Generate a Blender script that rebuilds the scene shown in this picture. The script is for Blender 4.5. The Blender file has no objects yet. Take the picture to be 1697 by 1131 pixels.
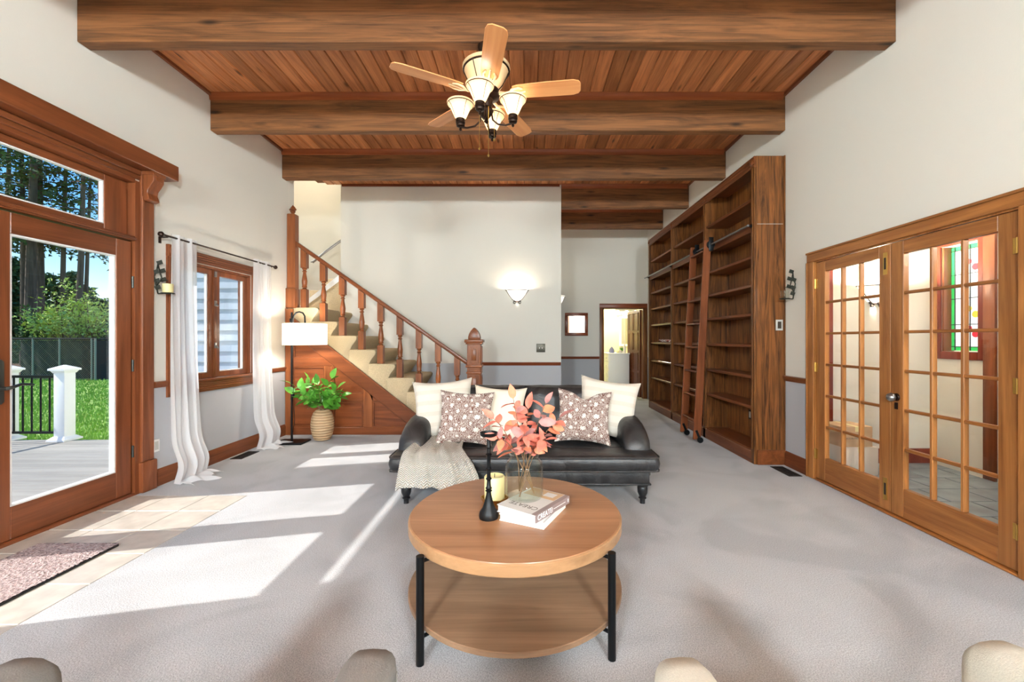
import bpy, bmesh, math, random
from mathutils import Vector, Matrix
random.seed(7)
D = bpy.data
SC = bpy.context.scene
COL = SC.collection
PI = math.pi
R_, L_, H_, HB = 2.80, -3.37, 3.985, 3.588      # right wall, left wall, ceiling, underside of beams
CAMZ = 1.345

# ------------------------------------------------------------------ camera, sky, sun, exposure
cd = D.cameras.new('camera'); cam = D.objects.new('camera', cd); COL.objects.link(cam)
cam.location = (0, 0, CAMZ); cam.rotation_euler = (PI/2, 0, 0)
cd.sensor_width = 36; cd.lens = 700/1697*36
cd.shift_x = (848.5-869)/1697; cd.shift_y = (563-565.5)/1697
cd.clip_start = .05; cd.clip_end = 300
SC.camera = cam
w = D.worlds.new('world'); SC.world = w; w.use_nodes = True
nt = w.node_tree; bg = nt.nodes['Background']
sky = nt.nodes.new('ShaderNodeTexSky'); sky.sky_type = 'NISHITA'; sky.sun_disc = False
sky.sun_elevation = math.radians(44.4); sky.sun_rotation = math.radians(-103); sky.air_density = 1; sky.dust_density = .5; sky.ozone_density = 1.6
hs = nt.nodes.new('ShaderNodeHueSaturation'); hs.inputs['Saturation'].default_value = 1.5
nt.links.new(sky.outputs[0], hs.inputs['Color']); nt.links.new(hs.outputs[0], bg.inputs['Color'])
bg.inputs['Strength'].default_value = .115
sl = D.lights.new('sun', 'SUN'); sl.energy = 3.1; sl.angle = math.radians(.6); sl.color = (1, .96, .9)
so = D.objects.new('sun', sl); COL.objects.link(so)
el = math.radians(44.4); hd = Vector((.975, .222, 0)).normalized()
so.rotation_euler = Vector((hd.x*math.cos(el), hd.y*math.cos(el), -math.sin(el))).to_track_quat('-Z', 'Y').to_euler()
so.location = (-12, -3, 12)
SC.view_settings.view_transform = 'Standard'; SC.view_settings.look = 'None'
SC.view_settings.gamma = 1; SC.view_settings.use_curve_mapping = False
SC.view_settings.exposure = 1.0

# ------------------------------------------------------------------ materials
def lin(c):
    return tuple(((v/255)/12.92 if v/255 <= .04045 else ((v/255+.055)/1.055)**2.4) for v in c) + (1,)
class NT:
    def __init__(s, name):
        s.m = D.materials.new(name); s.m.use_nodes = True; s.t = s.m.node_tree; s.b = s.t.nodes['Principled BSDF']
    def n(s, typ, **kw):
        x = s.t.nodes.new(typ)
        for k, v in kw.items():
            if k in x.inputs: x.inputs[k].default_value = v
            else: setattr(x, k, v)
        return x
    def l(s, a, b): s.t.links.new(a, b)
    def math(s, op, a, b=None, c=None):
        x = s.t.nodes.new('ShaderNodeMath'); x.operation = op
        for i, v in enumerate((a, b, c)):
            if v is None: continue
            if hasattr(v, 'is_output'): s.l(v, x.inputs[i])
            else: x.inputs[i].default_value = v
        return x.outputs[0]
    def mix(s, fac, a, b, typ='MIX'):
        x = s.t.nodes.new('ShaderNodeMix'); x.data_type = 'RGBA'; x.blend_type = typ
        for i, v in ((0, fac), (6, a), (7, b)):
            if hasattr(v, 'is_output'): s.l(v, x.inputs[i])
            else: x.inputs[i].default_value = v
        return x.outputs[2]
    def ramp(s, fac, stops):
        x = s.t.nodes.new('ShaderNodeValToRGB'); s.l(fac, x.inputs[0]); e = x.color_ramp.elements
        while len(e) < len(stops): e.new(.5)
        for i, (p, c) in enumerate(stops): e[i].position = p; e[i].color = c
        return x.outputs[0]
    def bump(s, h, strength, dist=.01):
        x = s.n('ShaderNodeBump', Strength=strength, Distance=dist); s.l(h, x.inputs['Height']); s.l(x.outputs[0], s.b.inputs['Normal'])
def coords(t, scale=(1, 1, 1), rnd=True):
    tc = t.n('ShaderNodeTexCoord'); out = tc.outputs['Object']
    if rnd:
        oi = t.n('ShaderNodeObjectInfo'); v = t.n('ShaderNodeVectorMath', operation='SCALE')
        v.inputs[0].default_value = (31, 17, 23); t.l(oi.outputs['Random'], v.inputs['Scale'])
        a = t.n('ShaderNodeVectorMath', operation='ADD'); t.l(out, a.inputs[0]); t.l(v.outputs[0], a.inputs[1]); out = a.outputs[0]
    mp = t.n('ShaderNodeMapping'); mp.inputs['Scale'].default_value = scale; t.l(out, mp.inputs['Vector'])
    return mp.outputs[0]
MATS = {}
def plain(name, col, rough=.5, metal=0, noise=0, nscale=20, bump=0, bscale=60, spec=None, emit=None, estr=0, coat=0):
    t = NT(name); b = t.b; b.inputs['Base Color'].default_value = lin(col); b.inputs['Roughness'].default_value = rough; b.inputs['Metallic'].default_value = metal
    if spec is not None: b.inputs['Specular IOR Level'].default_value = spec
    if coat: b.inputs['Coat Weight'].default_value = coat; b.inputs['Coat Roughness'].default_value = .15
    if noise:
        nz = t.n('ShaderNodeTexNoise', Scale=nscale, Detail=5); t.l(coords(t), nz.inputs['Vector'])
        c = lin(col); d = tuple(v*(1-noise) for v in c[:3])+(1,); u = tuple(min(1, v*(1+noise)) for v in c[:3])+(1,)
        t.l(t.ramp(nz.outputs[0], [(.3, d), (.7, u)]), b.inputs['Base Color'])
    if bump:
        nb = t.n('ShaderNodeTexNoise', Scale=bscale, Detail=4); t.l(coords(t), nb.inputs['Vector']); t.bump(nb.outputs[0], bump)
    if emit: b.inputs['Emission Color'].default_value = lin(emit); b.inputs['Emission Strength'].default_value = estr
    MATS[name] = t.m; return t.m
def wood(name, dark, light, axis='X', rough=.4, scale=1., vary=.25, bump=.08, swirl=.6, coat=0., cont=(.32, .7), knots=0., grain=.18):
    t = NT(name); b = t.b
    sc = {'X': (.7, 9, 9), 'Y': (9, .7, 9), 'Z': (9, 9, .7)}[axis]; sc = tuple(v*scale for v in sc)
    v = coords(t, sc)
    n1 = t.n('ShaderNodeTexNoise', Scale=1.2, Detail=7, Roughness=.62, Distortion=swirl); t.l(v, n1.inputs['Vector'])
    sc2 = {'X': (1.2, 70, 70), 'Y': (70, 1.2, 70), 'Z': (70, 70, 1.2)}[axis]
    n2 = t.n('ShaderNodeTexNoise', Scale=1.5*scale, Detail=3); t.l(coords(t, sc2), n2.inputs['Vector'])
    n3 = t.n('ShaderNodeTexNoise', Scale=.9, Detail=2); t.l(coords(t, (1.5, 1.5, 1.5)), n3.inputs['Vector'])
    f = t.math('ADD', t.math('MULTIPLY', n1.outputs[0], .7), t.math('ADD', t.math('MULTIPLY', n2.outputs[0], grain), t.math('MULTIPLY', n3.outputs[0], .12)))
    c = t.ramp(f, [(cont[0], lin(dark)), (cont[1], lin(light))])
    if knots:
        ks = {'X': (1.5, 5.5, 5.5), 'Y': (5.5, 1.5, 5.5), 'Z': (5.5, 5.5, 1.5)}[axis]
        vo = t.n('ShaderNodeTexVoronoi', Scale=knots); t.l(coords(t, ks), vo.inputs['Vector'])
        c = t.mix(t.ramp(vo.outputs['Distance'], [(.05, (.85, .85, .85, 1)), (.16, (0, 0, 0, 1))]), c, lin(tuple(v_*.45 for v_ in dark)))
    oi = t.n('ShaderNodeObjectInfo')
    k = t.math('ADD', t.math('MULTIPLY', oi.outputs['Random'], vary*2), 1-vary)
    hv = t.n('ShaderNodeHueSaturation'); t.l(k, hv.inputs['Value']); t.l(c, hv.inputs['Color'])
    t.l(hv.outputs[0], b.inputs['Base Color']); b.inputs['Roughness'].default_value = rough
    b.inputs['Specular IOR Level'].default_value = .35
    if coat: b.inputs['Coat Weight'].default_value = coat; b.inputs['Coat Roughness'].default_value = .2
    if bump: t.bump(f, bump, .01)
    MATS[name] = t.m; return t.m
def glassy(name, tint=(255, 255, 255), rough=0., ior=1.45):
    t = NT(name); t.t.nodes.remove(t.b)
    tr = t.n('ShaderNodeBsdfTransparent'); tr.inputs[0].default_value = lin(tint)
    gl = t.n('ShaderNodeBsdfGlossy', Roughness=rough); lw = t.n('ShaderNodeLayerWeight', Blend=.5)
    f5 = t.math('ADD', t.math('MULTIPLY', t.math('POWER', lw.outputs['Facing'], 5.), .9), ((ior-1)/(ior+1))**2)
    mx = t.n('ShaderNodeMixShader'); t.l(f5, mx.inputs[0]); t.l(tr.outputs[0], mx.inputs[1]); t.l(gl.outputs[0], mx.inputs[2])
    t.l(mx.outputs[0], t.t.nodes['Material Output'].inputs['Surface']); MATS[name] = t.m; return t.m
def sheer(name, col, transp=.25, transl=.5):
    t = NT(name); t.t.nodes.remove(t.b)
    df = t.n('ShaderNodeBsdfDiffuse'); df.inputs[0].default_value = lin(col)
    tl = t.n('ShaderNodeBsdfTranslucent'); tl.inputs[0].default_value = lin(col)
    tr = t.n('ShaderNodeBsdfTransparent'); m1 = t.n('ShaderNodeMixShader'); m2 = t.n('ShaderNodeMixShader')
    m1.inputs[0].default_value = transl; m2.inputs[0].default_value = transp
    t.l(df.outputs[0], m1.inputs[1]); t.l(tl.outputs[0], m1.inputs[2]); t.l(m1.outputs[0], m2.inputs[1]); t.l(tr.outputs[0], m2.inputs[2])
    t.l(m2.outputs[0], t.t.nodes['Material Output'].inputs['Surface']); MATS[name] = t.m; return t.m

t = NT('wall_paint'); MATS['wall_paint'] = t.m                     # two-tone paint, changes at the chair rail
g = t.n('ShaderNodeNewGeometry'); sx = t.n('ShaderNodeSeparateXYZ'); t.l(g.outputs['Position'], sx.inputs[0])
nz = t.n('ShaderNodeTexNoise', Scale=90, Detail=3); t.l(g.outputs['Position'], nz.inputs['Vector'])
t.l(t.mix(t.math('LESS_THAN', sx.outputs[2], .94), lin((226, 222, 212)), lin((184, 185, 189))), t.b.inputs['Base Color'])
t.b.inputs['Roughness'].default_value = .8; t.b.inputs['Specular IOR Level'].default_value = .2; t.bump(nz.outputs[0], .12, .004)
plain('cream_paint', (230, 225, 214), .8, bump=.1)
plain('bath_paint', (218, 214, 176), .7)
plain('white_paint', (238, 238, 236), .5)
t = NT('carpet'); MATS['carpet'] = t.m
v = coords(t, rnd=False)
a = t.n('ShaderNodeTexNoise', Scale=190, Detail=3, Roughness=.7); t.l(v, a.inputs['Vector'])
c = t.n('ShaderNodeTexNoise', Scale=1.3, Detail=3, Distortion=1.2); t.l(v, c.inputs['Vector'])
vo = t.n('ShaderNodeTexVoronoi', Scale=95); t.l(v, vo.inputs['Vector'])
base = t.ramp(a.outputs[0], [(.3, lin((134, 135, 136))), (.55, lin((186, 188, 191))), (.75, lin((218, 220, 223)))])
pile = t.ramp(c.outputs[0], [(.38, (.86, .86, .86, 1)), (.52, (1, 1, 1, 1)), (.7, (1.06, 1.06, 1.06, 1))])
t.l(t.mix(1, base, pile, 'MULTIPLY'), t.b.inputs['Base Color']); t.b.inputs['Roughness'].default_value = .95; t.b.inputs['Specular IOR Level'].default_value = .05
t.b.inputs['Sheen Weight'].default_value = .2
t.bump(t.math('ADD', a.outputs[0], t.math('MULTIPLY', vo.outputs[0], .3)), .55, .006)
plain('stair_carpet', (206, 186, 152), .95, noise=.22, nscale=170, bump=.9, bscale=170, spec=.05)
plain('tile_stone', (190, 183, 172), .35, noise=.16, nscale=9, bump=.05, bscale=30)
plain('grout', (176, 168, 156), .9)
plain('slate', (120, 132, 140), .4, noise=.3, nscale=5, bump=.1, bscale=20)
wood('plank_wood', (132, 68, 34), (226, 152, 98), 'Y', .38, 1.2, .26, .06, .8, knots=1.3, grain=.26)
wood('beam_wood', (44, 27, 15), (138, 90, 52), 'X', .6, 1.3, .12, .3, 1.2, cont=(.36, .68), knots=1., grain=.34)
wood('beam_trim', (120, 58, 26), (172, 96, 54), 'X', .35, 1., .08, .05)
wood('trim_z', (98, 50, 26), (156, 90, 54), 'Z', .3, 1., .08, .04)
wood('trim_y', (92, 47, 25), (150, 86, 51), 'Y', .3, 1., .08, .04)
wood('trim_x', (96, 42, 22), (150, 78, 44), 'X', .3, 1., .08, .04)
wood('book_z', (48, 25, 11), (158, 98, 48), 'Z', .35, 1., .1, .06, 2.6, cont=(.36, .68))
wood('book_y', (84, 42, 20), (146, 84, 45), 'Y', .28, 1., .1, .05, .8)
wood('french_z', (116, 66, 28), (196, 132, 72), 'Z', .32, 1., .06, .05, 1.)
wood('french_y', (112, 62, 26), (188, 124, 66), 'Y', .32, 1., .06, .05, 1.)
wood('stair_z', (104, 54, 28), (166, 98, 56), 'Z', .28, 1., .1, .04)
wood('stair_x', (92, 46, 24), (148, 84, 48), 'X', .28, 1., .08, .04)
wood('panel_x', (94, 46, 24), (156, 88, 50), 'X', .28, .8, .05, .05, 2.)
wood('table_top', (136, 92, 60), (182, 134, 96), 'X', .30, .8, .03, .03, .8)
wood('table_rim', (146, 108, 74), (184, 144, 104), 'X', .4, .8, .03, .03)
wood('table_low', (116, 90, 68), (162, 130, 102), 'X', .45, 1., .03, .06)
wood('blade_wood', (214, 138, 82), (240, 176, 116), 'X', .35, .8, .04, .02)
wood('dark_door', (70, 34, 18), (120, 66, 36), 'Z', .4, 1., .05, .04)
wood('red_door', (104, 34, 20), (146, 60, 38), 'Z', .35, 1., .05, .04)
wood('bark', (70, 60, 52), (124, 110, 98), 'Z', .95, .5, .2, .4)
wood('deck_wood', (140, 136, 128), (172, 168, 160), 'X', .7, .8, .1, .05)
t = NT('leather'); MATS['leather'] = t.m
v = coords(t); n1 = t.n('ShaderNodeTexNoise', Scale=7, Detail=4, Distortion=1.); t.l(v, n1.inputs['Vector'])
n2 = t.n('ShaderNodeTexVoronoi', Scale=220); t.l(v, n2.inputs['Vector'])
t.l(t.ramp(n1.outputs[0], [(.35, lin((34, 33, 34))), (.7, lin((58, 56, 56)))]), t.b.inputs['Base Color']); t.b.inputs['Roughness'].default_value = .36
t.bump(t.math('ADD', n1.outputs[0], t.math('MULTIPLY', n2.outputs[0], .05)), .45, .02)
plain('black_metal', (24, 26, 28), .4, .6)
plain('black_wood', (26, 26, 28), .35)
plain('bronze', (52, 36, 28), .35, .7)
plain('iron', (58, 60, 52), .5, .6, noise=.3, nscale=40)
plain('brass', (196, 158, 84), .3, .9)
plain('steel', (150, 150, 150), .3, .9)
plain('dark_bronze_plate', (88, 84, 74), .4, .6)
plain('lever_metal', (82, 84, 80), .35, .8)
plain('vent_metal', (42, 40, 38), .5, .4)
plain('void_black', (6, 6, 6), .9)
plain('white_plastic', (240, 240, 238), .4)
plain('outlet_grey', (188, 186, 178), .4)
plain('grey_fabric', (132, 129, 126), .9, noise=.05, nscale=200, bump=.2, bscale=300)
plain('cream_fabric', (206, 203, 190), .9, noise=.05, nscale=200, bump=.2, bscale=300)
plain('motor_cream', (222, 190, 146), .4)
plain('candle_wax', (236, 226, 166), .45)
plain('wick', (60, 50, 40), .9)
plain('page_white', (244, 243, 240), .7)
plain('cover_grey', (212, 208, 204), .35)
plain('spine_mauve', (150, 132, 130), .45)
plain('print_tan', (196, 162, 124), .5)
plain('print_dark', (120, 112, 106), .6)
plain('print_white', (250, 250, 250), .6)
plain('cardboard', (206, 172, 136), .8, noise=.05)
plain('box_cream', (226, 214, 200), .8)
plain('vinyl_white', (246, 246, 248), .4)
plain('siding_blue', (176, 190, 206), .6)
plain('eave_white', (240, 238, 232), .6)
plain('mulch', (120, 88, 70), .95, noise=.3, nscale=6)
plain('leaf_green', (92, 160, 52), .4, noise=.25, nscale=15)
plain('leaf_coral', (226, 128, 108), .6, noise=.2, nscale=25)
plain('leaf_mauve', (186, 128, 122), .6, noise=.2, nscale=25)
plain('leaf_orange', (236, 142, 104), .6, noise=.2, nscale=25)
plain('stem_brown', (128, 96, 66), .7)
plain('needle', (78, 104, 62), .8, noise=.4, nscale=.8)
plain('needle_dark', (74, 110, 70), .8, noise=.4, nscale=.6)
plain('shrub_leaf', (194, 212, 108), .7, noise=.25, nscale=3)
plain('twig', (120, 104, 84), .9)
plain('tarp', (34, 34, 40), .7)
plain('galvanized', (140, 146, 148), .5, .5)
plain('towel', (232, 230, 224), .9)
plain('rope_red', (196, 120, 110), .8)
plain('cable_grey', (190, 190, 184), .5)
plain('lavender', (150, 150, 186), .5)
plain('stained_green', (40, 190, 90), .3, emit=(60, 220, 110), estr=.25)
plain('stained_clear', (226, 236, 240), .2, emit=(235, 243, 250), estr=.5)
plain('stained_red', (200, 40, 60), .3, emit=(220, 40, 70), estr=.25)
plain('stained_yellow', (236, 200, 60), .3, emit=(240, 200, 70), estr=.25)
plain('lead', (60, 62, 64), .5, .6)
t = NT('vase_clay'); MATS['vase_clay'] = t.m
tc = t.n('ShaderNodeTexCoord'); wv = t.n('ShaderNodeTexWave', Scale=9, Distortion=1.2, Detail=2); wv.bands_direction = 'Z'; t.l(tc.outputs['Object'], wv.inputs['Vector'])
t.l(t.ramp(wv.outputs[0], [(.1, lin((176, 140, 100))), (.8, lin((214, 182, 142)))]), t.b.inputs['Base Color']); t.b.inputs['Roughness'].default_value = .6; t.bump(wv.outputs[0], .5, .01)
t = NT('lawn'); MATS['lawn'] = t.m
v = coords(t, rnd=False); a = t.n('ShaderNodeTexNoise', Scale=1.2, Detail=8, Roughness=.7); t.l(v, a.inputs['Vector'])
t.l(t.ramp(a.outputs[0], [(.3, lin((112, 150, 58))), (.7, lin((170, 200, 98)))]), t.b.inputs['Base Color']); t.b.inputs['Roughness'].default_value = .9
plain('grass_blade', (146, 186, 80), .8, noise=.25, nscale=2)
glassy('pane_glass'); glassy('jar_glass', (250, 252, 250), 0, 1.3)
sheer('curtain_sheer', (254, 254, 255), .14, .5)
sheer('lamp_linen', (252, 250, 244), .0, .5)
sheer('shade_glass', (255, 232, 198), .3, .5)
plain('sconce_alabaster', (250, 246, 236), .4, emit=(255, 246, 228), estr=.8)
plain('vanity_shade', (255, 250, 235), .4, emit=(255, 246, 224), estr=2.)
plain('lead_came', (70, 60, 50), .5, .5)
t = NT('mirror'); MATS['mirror'] = t.m; t.b.inputs['Metallic'].default_value = 1; t.b.inputs['Roughness'].default_value = .02; t.b.inputs['Base Color'].default_value = (.9, .9, .9, 1)
def uvmat(name):
    t = NT(name); MATS[name] = t.m; uv = t.n('ShaderNodeUVMap'); t.b.inputs['Roughness'].default_value = .9; t.b.inputs['Specular IOR Level'].default_value = .1; return t, uv.outputs[0]
# cream woven pillow with ribbed bands
t, uv = uvmat('pillow_cream'); s = t.n('ShaderNodeSeparateXYZ'); t.l(uv, s.inputs[0])
band = t.math('FRACT', t.math('MULTIPLY', s.outputs[1], 5.5)); isb = t.math('LESS_THAN', band, .38)
nn = t.n('ShaderNodeTexNoise', Scale=110, Detail=2); mpp = t.n('ShaderNodeMapping'); mpp.inputs['Scale'].default_value = (.6, 1.6, 1); t.l(uv, mpp.inputs[0]); t.l(mpp.outputs[0], nn.inputs['Vector'])
t.l(t.mix(t.math('MULTIPLY', isb, t.math('MULTIPLY', nn.outputs[0], .55)), lin((236, 228, 214)), lin((206, 190, 166))), t.b.inputs['Base Color'])
t.bump(t.math('ADD', nn.outputs[0], t.math('MULTIPLY', isb, .3)), .6, .01)
t, uv = uvmat('pillow_plain'); nn = t.n('ShaderNodeTexNoise', Scale=160, Detail=3); t.l(uv, nn.inputs['Vector'])
t.b.inputs['Base Color'].default_value = lin((236, 226, 206)); t.bump(nn.outputs[0], .3, .006)
# floral block print: white blossoms and scrolling vines on brown
t, uv = uvmat('pillow_floral')
dn_ = t.n('ShaderNodeTexNoise', Scale=5, Detail=1); t.l(uv, dn_.inputs['Vector'])
dv = t.n('ShaderNodeVectorMath', operation='MULTIPLY_ADD'); t.l(dn_.outputs['Color'], dv.inputs[0]); dv.inputs[1].default_value = (.12, .12, 0); t.l(uv, dv.inputs[2])
def flower(su, off, petals, r0, ra):
    mp = t.n('ShaderNodeMapping'); mp.inputs['Scale'].default_value = (su, su, 1); mp.inputs['Location'].default_value = off; t.l(dv.outputs[0], mp.inputs[0])
    fr = t.n('ShaderNodeVectorMath', operation='FRACTION'); t.l(mp.outputs[0], fr.inputs[0]); sp = t.n('ShaderNodeSeparateXYZ'); t.l(fr.outputs[0], sp.inputs[0])
    x = t.math('SUBTRACT', sp.outputs[0], .5); y = t.math('SUBTRACT', sp.outputs[1], .5)
    r = t.math('SQRT', t.math('ADD', t.math('MULTIPLY', x, x), t.math('MULTIPLY', y, y)))
    lobe = t.math('POWER', t.math('ABSOLUTE', t.math('COSINE', t.math('MULTIPLY', t.math('ARCTAN2', y, x), petals/2))), .7)
    rad = t.math('ADD', t.math('MULTIPLY', lobe, ra), r0)
    return t.math('LESS_THAN', r, rad), t.math('LESS_THAN', r, t.math('ADD', rad, .05))
f1, h1 = flower(4.4, (.1, .2, 0), 7, .07, .15); f2, h2 = flower(4.4, (.6, .72, 0), 5, .03, .13)
nv = t.n('ShaderNodeTexNoise', Scale=11, Detail=1, Distortion=2.2); t.l(uv, nv.inputs['Vector'])
vine = t.math('LESS_THAN', t.math('ABSOLUTE', t.math('SUBTRACT', t.math('FRACT', t.math('MULTIPLY', nv.outputs[0], 8)), .5)), .15)
halo = t.math('MAXIMUM', h1, h2)
wht = t.math('MAXIMUM', t.math('MAXIMUM', f1, f2), t.math('MULTIPLY', vine, t.math('SUBTRACT', 1., halo)))
t.l(t.mix(wht, lin((122, 88, 78)), lin((232, 224, 215))), t.b.inputs['Base Color'])
nn = t.n('ShaderNodeTexNoise', Scale=200); t.l(uv, nn.inputs['Vector']); t.bump(nn.outputs[0], .15, .005)
# chevron knit throw
t, uv = uvmat('throw_knit'); s = t.n('ShaderNodeSeparateXYZ'); t.l(uv, s.inputs[0])
zz = t.math('PINGPONG', t.math('MULTIPLY', s.outputs[0], 30.), 1.)
ph = t.math('ADD', t.math('MULTIPLY', s.outputs[1], 40.), t.math('MULTIPLY', zz, 1.1))
sw = t.math('ABSOLUTE', t.math('SUBTRACT', t.math('FRACT', ph), .5))
t.l(t.ramp(sw, [(.08, lin((200, 182, 156))), (.24, lin((252, 247, 238)))]), t.b.inputs['Base Color']); t.bump(sw, 1., .02)
t = NT('mat_shag'); MATS['mat_shag'] = t.m
v = coords(t, rnd=False); a = t.n('ShaderNodeTexNoise', Scale=60, Detail=4); t.l(v, a.inputs['Vector'])
t.l(t.ramp(a.outputs[0], [(.3, lin((150, 128, 126))), (.7, lin((204, 186, 182)))]), t.b.inputs['Base Color']); t.b.inputs['Roughness'].default_value = .95; t.bump(a.outputs[0], 1., .03)

# ------------------------------------------------------------------ mesh helpers
class MB:
    def __init__(s): s.v = []; s.f = []; s.uv = None
    def add(s, vs, fs):
        o = len(s.v); s.v += [Vector(p) for p in vs]; s.f += [tuple(i+o for i in f) for f in fs]; return s
    def box(s, x0, x1, y0, y1, z0, z1):
        vs = [(x, y, z) for z in (z0, z1) for y in (y0, y1) for x in (x0, x1)]
        return s.add(vs, [(0, 2, 3, 1), (4, 5, 7, 6), (0, 1, 5, 4), (2, 6, 7, 3), (0, 4, 6, 2), (1, 3, 7, 5)])
    def obox(s, c, size, rot):
        h = [v/2 for v in size]; M = rot if isinstance(rot, Matrix) else Matrix.Rotation(rot, 3, 'Z')
        vs = [Vector(c)+M @ Vector((sx*h[0], sy*h[1], sz*h[2])) for sz in (-1, 1) for sy in (-1, 1) for sx in (-1, 1)]
        return s.add(vs, [(0, 2, 3, 1), (4, 5, 7, 6), (0, 1, 5, 4), (2, 6, 7, 3), (0, 4, 6, 2), (1, 3, 7, 5)])
    def prism(s, poly, axis, a0, a1):
        n = len(poly)
        def P(p, a): return {'x': (a, p[0], p[1]), 'y': (p[0], a, p[1]), 'z': (p[0], p[1], a)}[axis]
        vs = [P(p, a0) for p in poly]+[P(p, a1) for p in poly]
        return s.add(vs, [tuple(range(n))[::-1], tuple(range(n, 2*n))]+[(i, (i+1) % n, n+(i+1) % n, n+i) for i in range(n)])
    def tube(s, pts, r, n=8, cap=True):
        pts = [Vector(p) for p in pts]; m = len(pts); rs = r if isinstance(r, (list, tuple)) else [r]*m
        up = None; vs = []
        for i, p in enumerate(pts):
            d = (pts[min(i+1, m-1)]-pts[max(i-1, 0)]).normalized()
            if up is None: up = d.orthogonal().normalized()
            else:
                up = up-d*up.dot(d); up = up.normalized() if up.length > 1e-6 else d.orthogonal().normalized()
            b = d.cross(up)
            vs += [p+(up*math.cos(2*PI*k/n)+b*math.sin(2*PI*k/n))*rs[i] for k in range(n)]
        fs = [(i*n+k, i*n+(k+1) % n, (i+1)*n+(k+1) % n, (i+1)*n+k) for i in range(m-1) for k in range(n)]
        if cap: fs += [tuple(range(n))[::-1], tuple(range((m-1)*n, m*n))]
        return s.add(vs, fs)
    def cyl(s, p0, p1, r0, r1=None, n=16): return s.tube([p0, p1], [r0, r0 if r1 is None else r1], n)
    def lathe(s, prof, c=(0, 0, 0), n=24, caps=True):
        c = Vector(c); vs = [c+Vector((r*math.cos(2*PI*k/n), r*math.sin(2*PI*k/n), z)) for r, z in prof for k in range(n)]
        m = len(prof); fs = [(i*n+k, i*n+(k+1) % n, (i+1)*n+(k+1) % n, (i+1)*n+k) for i in range(m-1) for k in range(n)]
        if caps: fs += [tuple(range(n))[::-1], tuple(range((m-1)*n, m*n))]
        return s.add(vs, fs)
    def grid(s, fn, nu, nv, uv=False):
        vs = []; us = []
        for j in range(nv+1):
            for i in range(nu+1): vs.append(fn(i/nu, j/nv)); us.append((i/nu, j/nv))
        if uv:
            if s.uv is None: s.uv = [(0, 0)]*len(s.v)
            s.uv += us
        w_ = nu+1
        return s.add(vs, [(j*w_+i, j*w_+i+1, (j+1)*w_+i+1, (j+1)*w_+i) for j in range(nv) for i in range(nu)])
    def loft(s, rings, cap=True):
        n = len(rings[0]); vs = [p for r in rings for p in r]
        fs = [(i*n+k, i*n+(k+1) % n, (i+1)*n+(k+1) % n, (i+1)*n+k) for i in range(len(rings)-1) for k in range(n)]
        if cap: fs += [tuple(range(n))[::-1], tuple(range((len(rings)-1)*n, len(rings)*n))]
        return s.add(vs, fs)
    def mesh(s, name, off=Vector((0, 0, 0)), bevel=0, seg=2, smooth=35, recalc=True, merge=False):
        me = D.meshes.new(name); me.from_pydata([tuple(p-off) for p in s.v], [], s.f)
        if s.uv:
            ul = me.uv_layers.new(name='UVMap')
            for lp in me.loops: ul.data[lp.index].uv = s.uv[lp.vertex_index]
        if recalc or bevel or merge:
            bm = bmesh.new(); bm.from_mesh(me)
            if merge: bmesh.ops.remove_doubles(bm, verts=bm.verts, dist=1e-5)
            if recalc: bmesh.ops.recalc_face_normals(bm, faces=bm.faces)
            if bevel:
                eds = [e for e in bm.edges if len(e.link_faces) == 2 and e.calc_face_angle(0) > .5]
                bmesh.ops.bevel(bm, geom=eds, offset=bevel, segments=seg, profile=.5, affect='EDGES', clamp_overlap=True)
            bm.to_mesh(me); bm.free()
        if smooth:
            me.shade_smooth(); me.set_sharp_from_angle(angle=math.radians(smooth))
        return me
OFF = {}
def tag(o, label=None, cat=None, group=None, kind=None):
    if label: o['label'] = label
    if cat: o['category'] = cat
    if group: o['group'] = group
    if kind: o['kind'] = kind
    return o
def link(name, me, mat, parent=None, loc=None):
    o = D.objects.new(name, me); COL.objects.link(o)
    if mat and not me.materials: me.materials.append(MATS[mat])
    if parent: o.parent = parent; OFF[o.name] = OFF[parent.name].copy()
    else: OFF[o.name] = Vector(loc or (0, 0, 0))
    if loc: o.location = loc
    return o
def part(name, mb, mat, parent, **kw):                        # mesh given in world coordinates, stored relative to its thing
    return link(name, mb.mesh(name, OFF[parent.name], **kw), mat, parent)
def lpart(name, mb, mat, parent, **kw):                       # mesh given in the thing's own coordinates
    return link(name, mb.mesh(name, **kw), mat, parent)
def thing(name, loc, label, cat, group=None, kind=None, rz=0):
    o = D.objects.new(name, None); COL.objects.link(o); o.location = loc; o.rotation_euler = (0, 0, rz); o.empty_display_size = .1
    OFF[o.name] = Vector(loc); return tag(o, label, cat, group, kind)
def solo(name, mb, mat, loc, label, cat, group=None, kind=None, **kw):
    o = D.objects.new(name, mb.mesh(name, Vector(loc), **kw)); COL.objects.link(o); o.location = loc; o.data.materials.append(MATS[mat]); OFF[o.name] = Vector(loc)
    return tag(o, label, cat, group, kind)
def struct(name, mb, mat, label, cat, **kw): return solo(name, mb, mat, (0, 0, 0), label, cat, None, 'structure', **kw)
def copy_tree(o, parent=None):
    c = o.copy(); COL.objects.link(c); c.parent = parent; OFF[c.name] = OFF.get(o.name, Vector()).copy()
    for ch in list(o.children): copy_tree(ch, c)
    return c
def lamp(name, loc, power, col, radius=.05, parent=None):
    l = D.lights.new(name, 'POINT'); l.energy = power; l.color = col; l.shadow_soft_size = radius
    o = D.objects.new(name, l); COL.objects.link(o)
    if parent: o.parent = parent; o.location = Vector(loc)-OFF[parent.name]
    else: o.location = loc
    return o
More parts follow.
